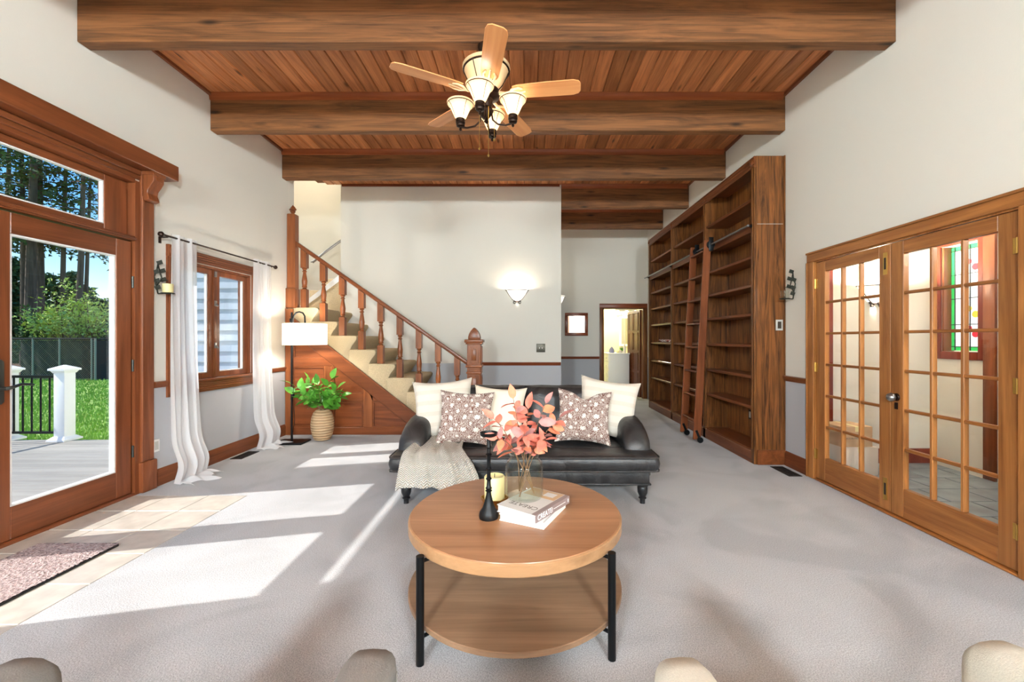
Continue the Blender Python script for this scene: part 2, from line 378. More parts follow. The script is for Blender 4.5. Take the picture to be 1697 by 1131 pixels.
def text_part(name, body, size, M, mat, parent, ext=.0006):
    cu = D.curves.new(name, 'FONT'); cu.body = body; cu.size = size; cu.extrude = ext; cu.align_x = 'CENTER'; cu.align_y = 'CENTER'
    to = D.objects.new(name+'_tmp', cu); COL.objects.link(to)
    me = D.meshes.new_from_object(to.evaluated_get(bpy.context.evaluated_depsgraph_get())); D.objects.remove(to); D.curves.remove(cu)
    me.transform(M); me.materials.clear(); me.name = name
    return link(name, me, mat, parent)
# ------------------------------------------------------------------ floor and tiles
TX = -2.385; TY = 3.64
mb = MB().box(TX, R_+.02, -7.0, 9.75, -.1, 0).box(L_-.02, TX, -7.0, -1.31, -.1, 0).box(L_-.02, TX, TY, 6.1, -.1, 0)
flo = struct('floor', mb, 'carpet', 'light grey speckled cut-pile carpet covering the living room floor', 'carpet', smooth=0)
part('grout_bed', MB().box(L_-.1, TX-.001, -1.3, TY-.001, -.1, -.004), 'grout', flo, smooth=0)
tile_me = MB().box(-.1625, .1625, -.1625, .1625, -.012, 0).mesh('tile', bevel=.003, seg=1)
tile_me.materials.append(MATS['tile_stone'])
for i in range(3):
    for j in range(15):
        o = D.objects.new('tile', tile_me); COL.objects.link(o); o.parent = flo; OFF[o.name] = Vector()
        o.location = (TX-.166-i*.328, TY-.166-j*.33, .001)
# ------------------------------------------------------------------ walls
def wall_y(mb, x0, x1, y0, y1, z1, holes, z0=0):          # wall parallel to Y with rectangular holes (ya, yb, za, zb)
    ys = y0
    for ya, yb, za, zb in sorted(holes):
        mb.box(x0, x1, ys, ya, z0, z1)
        if za > z0: mb.box(x0, x1, ya, yb, z0, za)
        if zb < z1: mb.box(x0, x1, ya, yb, zb, z1)
        ys = yb
    mb.box(x0, x1, ys, y1, z0, z1); return mb
def wall_x(mb, y0, y1, x0, x1, z1, holes, z0=0):
    xs = x0
    for xa, xb, za, zb in sorted(holes):
        mb.box(xs, xa, y0, y1, z0, z1)
        if za > z0: mb.box(xa, xb, y0, y1, z0, za)
        if zb < z1: mb.box(xa, xb, y0, y1, zb, z1)
        xs = xb
    mb.box(xs, x1, y0, y1, z0, z1); return mb
struct('wall_left', wall_y(MB(), -3.52, L_, -7.0, 6.02, 4.1, [(1.54, 3.70, -.1, 2.72), (4.08, 5.20, .93, 2.13)], -.1), 'wall_paint', 'beige over grey painted wall holding the glass patio doors', 'wall', smooth=0)
struct('wall_right', wall_y(MB(), R_, 2.92, -7.0, 9.6, 4.1, [(2.37, 4.09, -.1, 2.10)], -.1), 'wall_paint', 'beige over grey painted wall holding the french doors and bookcase', 'wall', smooth=0)
struct('wall_back', MB().box(-3.13, .627, 7.2, 7.32, -.1, 5.3).box(.507, .627, 7.32, 9.6, -.1, 5.3), 'wall_paint', 'beige over grey painted wall behind the staircase and sofa', 'wall', smooth=0)
struct('wall_far', wall_x(MB(), 9.6, 9.72, .507, 3.7, 4.1, [(1.79, 2.71, -.1, 2.06)], -.1), 'wall_paint', 'beige over grey painted hall wall with open bathroom doorway', 'wall', smooth=0)
# stairwell alcove
mb = MB().box(-4.9, -3.49, 6.06, 6.18, -.5, 5.3).box(-4.9, .507, 8.4, 8.52, -.1, 5.3).box(-3.49, -3.371, 6.021, 6.18, -.1, 5.3)
wall_y(mb, -5.0, -4.9, 6.06, 8.52, 5.3, [(6.5, 8.0, 2.2, 4.4)], -.5)
mb.box(-5.0, .627, 6.06, 8.52, 5.3, 5.36).box(-3.37, -3.30, 6.02, 7.2, 4.06, 5.3).box(-3.37, .627, 7.14, 7.199, 4.06, 5.3)
struct('wall_stairwell', mb, 'cream_paint', 'cream painted stairwell walls behind the upper landing', 'wall', smooth=0)
fr = MB().box(-4.96, -4.88, 6.5, 8.0, 2.2, 2.26).box(-4.96, -4.88, 6.5, 8.0, 4.34, 4.4).box(-4.96, -4.88, 6.5, 6.56, 2.26, 4.34).box(-4.96, -4.88, 7.94, 8.0, 2.26, 4.34).box(-4.95, -4.89, 7.22, 7.28, 2.26, 4.34)
w4 = struct('window_4', fr, 'white_paint', 'white framed stairwell window above the landing', 'window')
for a_, b_ in ((6.56, 7.22), (7.28, 7.94)): part('pane', MB().box(-4.93, -4.924, a_, b_, 2.26, 4.34), 'pane_glass', w4, smooth=0)
# unseen wall behind the camera: piers between windows added to let daylight in
wr = wall_x(MB(), -7.15, -7.0, -3.52, 2.92, 4.1, [(-3.36, -1.36, .05, 3.95), (-1.28, .72, .05, 3.95), (.80, 2.79, .05, 3.95)], -.1)
struct('wall_rear', wr, 'wall_paint', 'beige painted wall with tall windows behind the camera', 'wall', smooth=0)
for n_, (a_, b_) in enumerate([(-3.36, -1.36), (-1.28, .72), (.80, 2.79)]):
    f = MB()
    for zz in (.05, 3.89): f.box(a_, b_, -7.12, -7.02, zz, zz+.06)
    for xx in (a_, b_-.06): f.box(xx, xx+.06, -7.12, -7.02, .11, 3.89)
    wn = struct('window_%d' % (5+n_), f, 'trim_z', ['tall wood framed window beside the patio doors behind the camera', 'tall wood framed window in the middle of the rear wall', 'tall wood framed window near the french doors behind the camera'][n_], 'window')
    part('pane', MB().box(a_+.06, b_-.06, -7.07, -7.065, .11, 3.89), 'pane_glass', wn, smooth=0)

# ------------------------------------------------------------------ ceiling planks
ceil = struct('ceiling', MB().box(-3.52, 2.92, -7.15, 7.2, H_+.03, H_+.12).box(.507, 2.92, 7.2, 9.72, H_+.03, H_+.12), 'beam_wood', 'ceiling of orange-brown tongue and groove wooden planks', 'ceiling', smooth=0)
PW = (R_-L_)/44
def plank_me(y0, y1):
    h = PW/2-.0015; b = .009
    poly = [(-h, .03), (-h, b), (-h+b, 0), (h-b, 0), (h, b), (h, .03)]
    me = MB().prism(poly, 'y', y0, y1).mesh('plank', smooth=0); me.materials.append(MATS['plank_wood']); return me
pl_long, pl_short = plank_me(-7.0, 9.6), plank_me(-7.0, 7.2)
for i in range(44):
    x = L_+PW*(i+.5)
    o = D.objects.new('plank', pl_long if x > .62 else pl_short); COL.objects.link(o); o.parent = ceil; OFF[o.name] = Vector(); o.location = (x, 0, H_)
# trim where planks meet the side walls
struct('trim_1', MB().box(R_-.03, R_-.001, -6.99, 9.58, H_-.03, H_-.001), 'trim_y', 'thin wood moulding where ceiling planks meet the french door wall', 'trim')
struct('trim_2', MB().box(L_+.001, L_+.03, -6.99, 6.0, H_-.03, H_-.001), 'trim_y', 'thin wood moulding where ceiling planks meet the patio door wall', 'trim')
struct('trim_3', MB().box(-3.1, .6, 7.165, 7.199, H_-.035, H_-.001), 'trim_x', 'thin wood moulding atop the beige wall with the sconce', 'trim')
# ------------------------------------------------------------------ beams
BY = [(-6.22, L_), (-4.88, L_), (-3.54, L_), (-2.2, L_), (-.86, L_), (.49, L_), (1.835, L_), (3.177, L_), (4.527, L_), (5.868, L_), (7.18, .63), (8.52, .63)]
BL = ['dark timber ceiling beam just inside the rear windows', 'dark timber ceiling beam second from the rear windows', 'dark timber ceiling beam carrying the second ceiling fan', 'dark timber ceiling beam between the second fan and the armchairs', 'dark timber ceiling beam just behind the armchair backs', 'dark timber ceiling beam above the two armchairs', 'dark timber ceiling beam above the coffee table',
      'dark weathered timber beam that the ceiling fan hangs beneath', 'dark timber beam beside the fan blades above the sofa', 'dark timber beam ending at the stairwell opening above the tall newel post',
      'short dark timber beam ending flush at the beige wall corner', 'short dark timber beam closest to the bathroom doorway wall']
for (y, xl), lb in zip(BY, BL):
    x0, x1 = xl+.001, R_-.001
    b = thing('ceiling_beam', (x0, y, HB), lb, 'beam', 'exposed ceiling beams')
    part('timber', MB().box(x0, x1, y, y+.105, HB, H_-.001), 'beam_wood', b, bevel=.006, seg=1)
    poly = [(y, H_-.075), (y-.012, H_-.07), (y-.018, H_-.04), (y-.028, H_-.012), (y-.03, H_-.001), (y, H_-.001)]
    part('crown_moulding', MB().prism(poly, 'x', x0+.002, x1-.031), 'beam_trim', b, smooth=0)
# ------------------------------------------------------------------ chair rails and baseboards
def rail_y(x, s, y0, y1): return MB().prism([(x, .90), (x+s*.016, .905), (x+s*.022, .925), (x+s*.03, .94), (x+s*.03, .955), (x, .96)], 'y', y0, y1)
def rail_x(y, x0, x1): return MB().prism([(y, .90), (y-.016, .905), (y-.022, .925), (y-.03, .94), (y-.03, .955), (y, .96)], 'x', x0, x1)
def base_y(x, s, y0, y1): return MB().prism([(x, .001), (x+s*.018, .001), (x+s*.018, .125), (x+s*.006, .155), (x, .155)], 'y', y0, y1)
struct('trim_4', rail_y(L_+.0005, 1, 3.83, 3.965), 'trim_y', 'short chair rail piece between patio door casing and window casing', 'trim')
struct('trim_5', rail_y(L_+.0005, 1, 5.325, 5.94), 'trim_y', 'chair rail on the wall between window and stair newel', 'trim')
struct('trim_6', rail_y(R_-.0005, -1, 4.165, 4.53), 'trim_y', 'chair rail on the wall between bookcase and french doors', 'trim')
struct('trim_7', rail_x(7.1995, -.9, .62), 'trim_x', 'reddish chair rail on the wall behind the sofa', 'trim')
struct('trim_8', rail_x(9.5995, .64, 1.70), 'trim_x', 'chair rail under the small square mirror in the hall', 'trim')
struct('baseboard_left', base_y(L_+.0005, 1, 3.86, 5.93), 'trim_y', 'wood baseboard running below the curtained window', 'baseboard')
struct('baseboard_right', base_y(R_-.0005, -1, 4.165, 4.515), 'trim_y', 'wood baseboard between bookcase and french doors', 'baseboard')
struct('baseboard_back', MB().box(-.6, .62, 7.18, 7.1995, .001, .15), 'trim_x', 'wood baseboard along the wall behind the sofa', 'baseboard')
struct('baseboard_far', MB().box(.64, 1.70, 9.58, 9.5995, .001, .15), 'trim_x', 'wood baseboard of the hall wall under the mirror', 'baseboard')

# ------------------------------------------------------------------ patio doors with transom (left wall)
XW = L_
tr = thing('trim_9', (XW, 2.62, 0), 'carved wood surround of the patio doors with corbels and deep header shelf', 'door surround', None, 'structure')
for ya, yb, s in ((3.69, 3.815, 1), (1.425, 1.55, -1)):
    part('casing', MB().box(XW+.001, XW+.028, ya, yb, .27, 2.82), 'trim_z', tr, bevel=.004, seg=1)
    part('casing_bead', MB().box(XW+.028, XW+.036, (ya if s > 0 else yb-.018), (ya+.018 if s > 0 else yb), .27, 2.6), 'trim_z', tr, bevel=.003, seg=1)
    part('plinth_block', MB().box(XW+.001, XW+.05, ya-.012, yb+.012, .001, .27), 'trim_z', tr, bevel=.012, seg=2)
    c0, c1 = ya+.008, yb-.008
    prof = [(XW+.029, 2.818), (XW+.125, 2.818), (XW+.125, 2.74), (XW+.10, 2.70), (XW+.075, 2.665), (XW+.068, 2.63), (XW+.08, 2.60), (XW+.085, 2.575), (XW+.05, 2.56), (XW+.029, 2.575)]
    part('corbel', MB().prism(prof, 'y', c0, c1), 'trim_z', tr, bevel=.004, seg=1)
    part('corbel_cap', MB().box(XW+.029, XW+.132, c0-.008, c1+.008, 2.79, 2.8185), 'trim_z', tr)
    part('corbel_panel', MB().box(XW+.125, XW+.129, c0+.025, c1-.025, 2.745, 2.785), 'trim_y', tr)
part('header_shelf', MB().box(XW+.001, XW+.136, 1.30, 3.955, 2.82, 2.96), 'trim_y', tr, bevel=.004, seg=1)
for k, (z0, z1, p) in enumerate([(2.775, 2.819, .028), (2.735, 2.774, .018)]):
    part('head_casing', MB().box(XW+.001, XW+p, 1.551, 3.689, z0, z1), 'trim_y', tr, bevel=.004, seg=1)
part('jamb', MB().box(XW-.14, XW+.012, 3.645, 3.69, .0, 2.72), 'trim_z', tr)
part('jamb', MB().box(XW-.14, XW+.012, 1.55, 1.595, .0, 2.72), 'trim_z', tr)
part('jamb', MB().box(XW-.14, XW+.012, 1.595, 3.645, 2.70, 2.734), 'trim_y', tr)
part('transom_bar', MB().box(XW-.13, XW+.016, 1.595, 3.645, 2.195, 2.235), 'trim_y', tr, bevel=.006)
part('transom_bead', MB().box(XW+.016, XW+.03, 1.595, 3.645, 2.205, 2.222), 'trim_y', tr, bevel=.004)
part('sill', MB().box(XW-.16, XW+.012, 1.595, 3.645, -.02, .022), 'trim_y', tr, bevel=.004)
def frame_yz(x0, x1, y0, y1, z0, z1, l, r, b, t_, nm_mat, parent):
    part('stile', MB().box(x0, x1, y0, y0+l, z0, z1), nm_mat[0], parent, bevel=.004, seg=1)
    part('stile', MB().box(x0, x1, y1-r, y1, z0, z1), nm_mat[0], parent, bevel=.004, seg=1)
    part('rail', MB().box(x0, x1, y0+l, y1-r, z0, z0+b), nm_mat[1], parent, bevel=.004, seg=1)
    part('rail', MB().box(x0, x1, y0+l, y1-r, z1-t_, z1), nm_mat[1], parent, bevel=.004, seg=1)
tw = thing('window_2', (XW, 2.62, 2.24), 'wide transom window above the patio doors showing tall trunks', 'window', None, 'structure')
frame_yz(XW-.11, XW-.055, 1.597, 3.643, 2.237, 2.698, .20, .20, .055, .055, ('trim_z', 'trim_y'), tw)
part('pane', MB().box(XW-.085, XW-.08, 1.797, 3.443, 2.292, 2.643), 'pane_glass', tw, smooth=0)
gb = MB()
for y0, y1, z0, z1 in ((1.797, 3.443, 2.292, 2.302), (1.797, 3.443, 2.633, 2.643), (3.433, 3.443, 2.302, 2.633), (1.797, 1.807, 2.302, 2.633)): gb.box(XW-.09, XW-.06, y0, y1, z0, z1)
part('glazing_bead', gb, 'white_paint', tw, smooth=0)
def patio(name, y0, y1, hinge_hi, label):
    d = thing(name, (XW-.05, (y0+y1)/2, .025), label, 'door', None, 'structure')
    x0, x1 = XW-.075, XW-.012
    frame_yz(x0, x1, y0, y1, .025, 2.185, .135, .135, .215, .14, ('trim_z', 'trim_y'), d)
    g0, g1 = y0+.135, y1-.135
    part('pane', MB().box(XW-.05, XW-.044, g0, g1, .24, 2.045), 'pane_glass', d, smooth=0)
    gb = MB()
    for a0, a1, z0, z1 in ((g0, g1, .24, .252), (g0, g1, 2.033, 2.045), (g0, g0+.012, .252, 2.033), (g1-.012, g1, .252, 2.033)): gb.box(XW-.06, XW-.018, a0, a1, z0, z1)
    part('glazing_bead', gb, 'white_paint', d, smooth=0)
    yh = y1+.004 if hinge_hi else y0-.004
    for z in (.38, 1.12, 1.84):
        h = part('hinge', MB().cyl((XW-.004, yh, z-.05), (XW-.004, yh, z+.05), .009, n=10), 'lever_metal', d)
    return d
d3 = patio('door_3', 2.645, 3.635, True, 'wood framed glass patio door with bronze lever, hinged beside the curtained window')
d4 = patio('door_4', 1.605, 2.641, False, 'wood framed glass patio door leaf beyond the lever handled one')
hp = part('handle_plate', MB().prism([(2.685, .94), (2.70, .925), (2.725, .925), (2.74, .94), (2.74, 1.20), (2.725, 1.215), (2.70, 1.215), (2.685, 1.20)], 'x', XW-.012, XW-.002), 'lever_metal', d3, bevel=.002)
part('lever', MB().tube([(XW-.002, 2.713, 1.03), (XW+.05, 2.713, 1.03), (XW+.06, 2.73, 1.035), (XW+.06, 2.78, 1.05), (XW+.06, 2.83, 1.045), (XW+.06, 2.85, 1.04)], [.014, .012, .011, .009, .008, .006], 10), 'lever_metal', hp)

# ------------------------------------------------------------------ casement window (left wall)
wi = thing('window_1', (XW, 4.64, .93), 'wood casement window with fluted casing between sheer curtains', 'window', None, 'structure')
for ya in (3.97, 5.21):
    part('casing', MB().box(XW+.001, XW+.02, ya, ya+.105, .80, 2.13), 'trim_z', wi)
    for k in range(4): part('flute', MB().box(XW+.02, XW+.028, ya+.012+k*.022, ya+.024+k*.022, .84, 2.125), 'trim_z', wi)
    part('corner_block', MB().box(XW+.001, XW+.03, ya-.004, ya+.109, 2.13, 2.245), 'trim_z', wi, bevel=.004)
    ctr = Vector((XW+.03, ya+.0525, 2.187)); rg = MB()
    pr = [(.045, 0), (.042, .008), (.034, .008), (.030, .002), (.02, .002), (.014, .009), (.001, .009)]
    rg.add([ctr+Vector((h_, r_*math.cos(2*PI*k/20), r_*math.sin(2*PI*k/20))) for r_, h_ in pr for k in range(20)], [(i*20+k, i*20+(k+1) % 20, (i+1)*20+(k+1) % 20, (i+1)*20+k) for i in range(len(pr)-1) for k in range(20)])
    part('rosette', rg, 'trim_z', wi)
for z0, nm in ((2.135, 'head_casing'), (.80, 'apron')):
    part(nm, MB().box(XW+.001, XW+.02, 4.075, 5.21, z0, z0+.105), 'trim_y', wi)
    for k in range(4): part('flute', MB().box(XW+.02, XW+.028, 4.08, 5.205, z0+.012+k*.022, z0+.024+k*.022), 'trim_y', wi)
part('stool', MB().box(XW-.12, XW+.045, 4.08, 5.20, .905, .932), 'trim_y', wi, bevel=.006)
jb = MB().box(XW-.14, XW, 4.081, 4.105, .933, 2.129).box(XW-.14, XW, 5.175, 5.199, .933, 2.129).box(XW-.14, XW, 4.105, 5.175, 2.105, 2.129)
part('jamb', jb, 'trim_z', wi)
part('mullion', MB().box(XW-.09, XW-.02, 4.60, 4.66, .933, 2.105), 'trim_z', wi, bevel=.004)
for a_, b_ in ((4.106, 4.599), (4.661, 5.174)):
    s_ = part('sash', MB().box(XW-.08, XW-.03, a_, a_+.05, .935, 2.104).box(XW-.08, XW-.03, b_-.05, b_, .935, 2.104).box(XW-.08, XW-.03, a_+.05, b_-.05, .935, .99).box(XW-.08, XW-.03, a_+.05, b_-.05, 2.05, 2.104), 'trim_z', wi)
    part('pane', MB().box(XW-.058, XW-.053, a_+.05, b_-.05, .99, 2.05), 'pane_glass', s_, smooth=0)
    part('glazing_bead', MB().box(XW-.07, XW-.045, b_-.062, b_-.05, .99, 2.05).box(XW-.07, XW-.045, a_+.05, b_-.05, .99, 1.0), 'white_paint', s_, smooth=0)
for z in (1.28, 1.74):
    part('latch', MB().box(XW-.02, XW-.008, 4.615, 4.645, z-.03, z+.03).cyl((XW-.008, 4.63, z), (XW+.012, 4.63, z-.03), .008), 'steel', wi, bevel=.002)
part('latch', MB().box(XW-.02, XW-.008, 4.615, 4.645, 2.03, 2.09), 'steel', wi)

# ------------------------------------------------------------------ french doors (right wall)
XR = R_
ft = thing('trim_10', (XR, 3.23, 0), 'amber oak casing around the french doors', 'door surround', None, 'structure')
for ya in (4.065, 2.285):
    part('casing', MB().box(XR-.022, XR-.001, ya, ya+.095, .001, 2.095), 'french_z', ft, bevel=.004, seg=1)
    part('casing_bead', MB().box(XR-.032, XR-.022, (ya+.078 if ya > 3 else ya), (ya+.095 if ya > 3 else ya+.017), .001, 2.095), 'french_z', ft, bevel=.003, seg=1)
part('head_casing', MB().box(XR-.022, XR-.001, 2.285, 4.16, 2.095, 2.19), 'french_y', ft, bevel=.004, seg=1)
part('casing_bead', MB().box(XR-.034, XR-.022, 2.285, 4.16, 2.172, 2.19), 'french_y', ft, bevel=.003, seg=1)
part('threshold', MB().box(XR-.02, XR+.12, 2.38, 4.065, .001, .018), 'french_y', ft, bevel=.006)
jb = MB().box(XR, XR+.12, 4.066, 4.09, .0, 2.10).box(XR, XR+.12, 2.37, 2.394, .0, 2.10).box(XR, XR+.12, 2.394, 4.066, 2.085, 2.10)
part('jamb', jb, 'french_z', ft)
def french(name, y0, y1, gl0, gl1, label):
    d = thing(name, (XR+.03, (y0+y1)/2, .02), label, 'door', None, 'structure')
    x0, x1 = XR+.006, XR+.05; zb, zt = .235, 1.985
    part('stile', MB().box(x0, x1, y0, gl0, .022, 2.08), 'french_z', d, bevel=.003, seg=1)
    part('stile', MB().box(x0, x1, gl1, y1, .022, 2.08), 'french_z', d, bevel=.003, seg=1)
    part('bottom_rail', MB().box(x0, x1, gl0, gl1, .022, zb), 'french_y', d, bevel=.003, seg=1)
    part('top_rail', MB().box(x0, x1, gl0, gl1, zt, 2.08), 'french_y', d, bevel=.003, seg=1)
    cw, rh = (gl1-gl0)/3, (zt-zb)/6
    for i in (1, 2): part('muntin', MB().box(x0+.003, x1-.003, gl0+cw*i-.012, gl0+cw*i+.012, zb, zt), 'french_z', d, bevel=.005, seg=1)
    for j in range(1, 6): part('muntin', MB().box(x0+.005, x1-.005, gl0, gl1, zb+rh*j-.011, zb+rh*j+.011), 'french_y', d, bevel=.005, seg=1)
    for i in range(3):
        for j in range(6): part('pane', MB().box(XR+.027, XR+.030, gl0+cw*i+.011, gl0+cw*(i+1)-.011, zb+rh*j+.01, zb+rh*(j+1)-.01), 'pane_glass', d, smooth=0)
    return d
df = french('door_1', 3.238, 4.062, 3.342, 3.944, 'divided light french door leaf beside the candle sconce with brass flush bolts')
dn = french('door_2', 2.398, 3.233, 2.504, 3.128, 'divided light french door leaf carrying the round glass knob')
for d, yh in ((df, 4.064), (dn, 2.396)):
    for z in (.25, 1.08, 1.88): part('hinge', MB().cyl((XR-.003, yh, z-.045), (XR-.003, yh, z+.045), .008, n=10).box(XR-.001, XR+.005, yh-.025, yh+.025, z-.045, z+.045), 'brass', d)
for z in (1.85, .10):
    b = part('flush_bolt', MB().box(XR+.002, XR+.006, 3.265, 3.30, z, z+.17), 'brass', df)
    part('bolt_slot', MB().box(XR, XR+.0022, 3.274, 3.291, z+.04, z+.13), 'lead_came', b)
kr = part('knob_rose', MB().tube([(XR+.006, 3.185, .91), (XR-.006, 3.185, .91)], [.03, .026], 20), 'bronze', dn)
pk = []
for i in range(7):
    a = PI*i/6; pk.append((XR-.03-.028*math.cos(a)*-1 if False else XR-.036+.028*math.cos(a), .004+.03*math.sin(a)))
part('knob', MB().tube([(p[0], 3.185, .91) for p in pk], [p[1] for p in pk], 8), 'steel', kr)
part('keyhole_plate', MB().box(XR+.002, XR+.006, 3.172, 3.198, .82, .87), 'bronze', dn)

# ------------------------------------------------------------------ foyer beyond the french doors
struct('wall_foyer', MB().box(2.92, 4.6, 4.6, 4.72, -.1, 2.7).box(4.45, 4.57, .8, 2.9, -.1, 2.7).box(4.45, 4.57, 2.9, 4.6, 2.32, 2.7).box(4.45, 4.57, 4.08, 4.6, -.1, 1.22).box(4.45, 4.57, 4.50, 4.6, 1.22, 2.32).box(4.45, 4.57, 3.98, 4.08, -.1, 2.32).box(2.92, 4.57, .8, 4.72, 2.7, 2.8), 'cream_paint', 'cream foyer walls seen through the french doors', 'wall', smooth=0)
ff = struct('floor_foyer', MB().box(2.92, 4.45, .8, 4.6, -.1, -.008), 'grout', 'grey-blue slate tiled foyer floor', 'floor', smooth=0)
ys = .8; rowi = 0
while ys < 4.55:
    dy = .30; xs = 2.94-(rowi % 2)*.16
    while xs < 4.45:
        a0, a1 = max(xs, 2.94), min(xs+.375, 4.44)
        if a1-a0 > .05: part('slate_tile', MB().box(a0, a1-.008, ys, min(ys+dy, 4.595)-.008, -.007, .003), 'slate', ff, bevel=.002, seg=1)
        xs += .38
    ys += dy; rowi += 1
struct('baseboard_foyer', MB().box(3.37, 4.44, 4.58, 4.599, .004, .16), 'red_door', 'dark red wood baseboard in the foyer', 'baseboard')
struct('trim_11', MB().box(3.25, 3.34, 4.57, 4.599, .004, 2.3).box(3.232, 3.25, 4.56, 4.599, .004, 2.3), 'red_door', 'upright reddish wood door casing on the foyer end wall', 'trim')
sg = thing('window_3', (4.45, 4.29, 1.22), 'narrow stained glass window with green border in deep wood casing', 'window', None, 'structure')
part('casing', MB().box(4.43, 4.449, 4.08, 4.13, 1.14, 2.40).box(4.43, 4.449, 4.50, 4.56, 1.14, 2.40).box(4.43, 4.449, 4.13, 4.50, 2.32, 2.40).box(4.43, 4.449, 4.13, 4.50, 1.14, 1.22), 'red_door', sg, bevel=.004)
part('reveal', MB().box(4.45, 4.56, 4.48, 4.4995, 1.221, 2.319).box(4.45, 4.56, 4.081, 4.1, 1.221, 2.319), 'trim_z', sg)
part('border_pane', MB().box(4.53, 4.536, 4.10, 4.14, 1.23, 2.31).box(4.53, 4.536, 4.44, 4.48, 1.23, 2.31), 'stained_green', sg, smooth=0)
part('border_pane', MB().box(4.53, 4.536, 4.14, 4.44, 1.23, 1.27).box(4.53, 4.536, 4.14, 4.44, 2.27, 2.31), 'stained_green', sg, smooth=0)
part('clear_pane', MB().box(4.53, 4.535, 4.14, 4.44, 1.27, 2.27), 'stained_clear', sg, smooth=0)
for z, r_, m_ in ((1.40, .035, 'stained_red'), (1.60, .035, 'stained_yellow'), (2.08, .035, 'stained_red')):
    part('petal_pane', MB().tube([(4.528, 4.24, z), (4.532, 4.24, z)], r_, 10), m_, sg, smooth=0)
    part('petal_pane', MB().tube([(4.528, 4.30, z+.06), (4.532, 4.30, z+.06)], r_*.8, 8), m_, sg, smooth=0)
lc = MB()
for z in (1.27, 1.5, 1.77, 2.02, 2.27): lc.box(4.524, 4.53, 4.10, 4.48, z-.004, z+.004)
for y in (4.14, 4.29, 4.44): lc.box(4.524, 4.53, y-.004, y+.004, 1.23, 2.31)
part('lead_came', lc, 'lead', sg, smooth=0)
fd = thing('door_6', (4.48, 3.44, 0), 'dark red-brown panelled front door in the foyer', 'door', None, 'structure')
part('leaf', MB().box(4.47, 4.52, 2.92, 3.96, .01, 2.31), 'red_door', fd)
for ya, yb in ((3.02, 3.40), (3.48, 3.86)):
    for za, zb in ((.2, .85), (1.0, 1.5), (1.6, 2.2)): part('panel', MB().box(4.455, 4.47, ya, yb, za, zb), 'red_door', fd, bevel=.012, seg=1)
part('casing', MB().box(4.42, 4.449, 3.97, 4.075, .004, 2.4), 'trim_z', fd, bevel=.004)
# ------------------------------------------------------------------ bathroom beyond the hall
struct('wall_bathroom', MB().box(1.2, 3.7, 12.4, 12.5, -.1, 2.7).box(1.1, 1.2, 9.72, 12.5, -.1, 2.7).box(3.6, 3.7, 9.72, 12.4, -.1, 2.7).box(1.1, 3.7, 9.72, 12.5, 2.6, 2.7), 'bath_paint', 'pale yellow bathroom walls through the far doorway', 'wall', smooth=0)
struct('floor_bathroom', MB().box(1.1, 3.7, 9.72, 12.5, -.1, -.001), 'tile_stone', 'pale bathroom floor through the far doorway', 'floor', smooth=0)
dt = thing('trim_12', (2.25, 9.6, 0), 'brown wood casing around the bathroom doorway', 'door surround', None, 'structure')
for xa in (1.705, 2.695): part('casing', MB().box(xa, xa+.095, 9.575, 9.599, .001, 2.06), 'book_z', dt, bevel=.004)
part('head_casing', MB().box(1.705, 2.79, 9.575, 9.599, 2.06, 2.16), 'trim_x', dt, bevel=.004)
part('jamb', MB().box(1.791, 1.81, 9.6, 9.72, .001, 2.05).box(2.69, 2.709, 9.6, 9.72, .001, 2.05).box(1.81, 2.69, 9.6, 9.72, 2.04, 2.055), 'book_z', dt)
d5 = thing('door_5', (2.68, 9.74, .01), 'open brown eight panel door swung into the bathroom', 'door', None, 'structure', rz=math.radians(95))
lpart('leaf', MB().box(.0, .86, -.022, .022, 0, 2.02), 'dark_door', d5)
for i in range(2):
    for j in range(4):
        x0, z0 = .12+i*.34, .16+j*.47
        lpart('panel', MB().box(x0, x0+.27, -.026, .026, z0, z0+.38), 'dark_door', d5, bevel=.003, seg=1)
        lpart('panel_moulding', MB().box(x0-.02, x0, -.034, .034, z0-.02, z0+.4).box(x0+.27, x0+.29, -.034, .034, z0-.02, z0+.4).box(x0, x0+.27, -.034, .034, z0-.02, z0).box(x0, x0+.27, -.034, .034, z0+.38, z0+.4), 'dark_door', d5)
lpart('handle', MB().cyl((.81, -.09, .95), (.81, .09, .95), .012).tube([(.81, .085, .95), (.7, .085, .95)], .01), 'bronze', d5)
# ------------------------------------------------------------------ staircase
ST = thing('staircase', (-2.2, 6.0, 0), 'carpeted staircase with turned wooden balusters and panelled oak side', 'staircase')
bx = [-.957-.2725*j for j in range(9)]
for j in range(9):
    z1 = .2*(j+1); rb, no = bx[j]+.12, bx[j]+.215
    xl = (bx[j+1]+.10) if j < 8 else -3.36
    zl = max(.0, z1-.5)
    poly = [(xl, zl), (rb-.02, zl), (rb, z1-.2), (rb+.03, z1-.14), (no-.015, z1-.075), (no, z1-.04), (no-.012, z1-.008), (no-.04, z1), (xl, z1)]
    part('step', MB().prism(poly, 'y', 5.99, 7.195), 'stair_carpet', ST, bevel=.012 if j else .012, seg=2)
part('landing', MB().box(-4.89, -3.361, 6.185, 8.395, 1.55, 1.8), 'stair_carpet', ST)
for j in range(5):
    x0 = -4.0+.27*j
    part('upper_step', MB().box(x0, x0+.275 if j < 4 else .4, 7.33, 8.395, 1.8, 2.0+.2*j), 'stair_carpet', ST, bevel=.012)
part('upper_string', MB().prism([(-4.05, 1.81), (-3.95, 1.81), (-2.0, 3.25), (-2.0, 3.42)], 'y', 7.322, 7.329), 'white_paint', ST)
part('wall_handrail', MB().tube([(-3.72, 7.42, 2.70), (-3.5, 7.42, 2.88), (-2.6, 7.42, 3.54)], .02, 10).cyl((-3.70, 7.42, 2.715), (-3.70, 7.33, 2.69), .01, n=8), 'steel', ST)
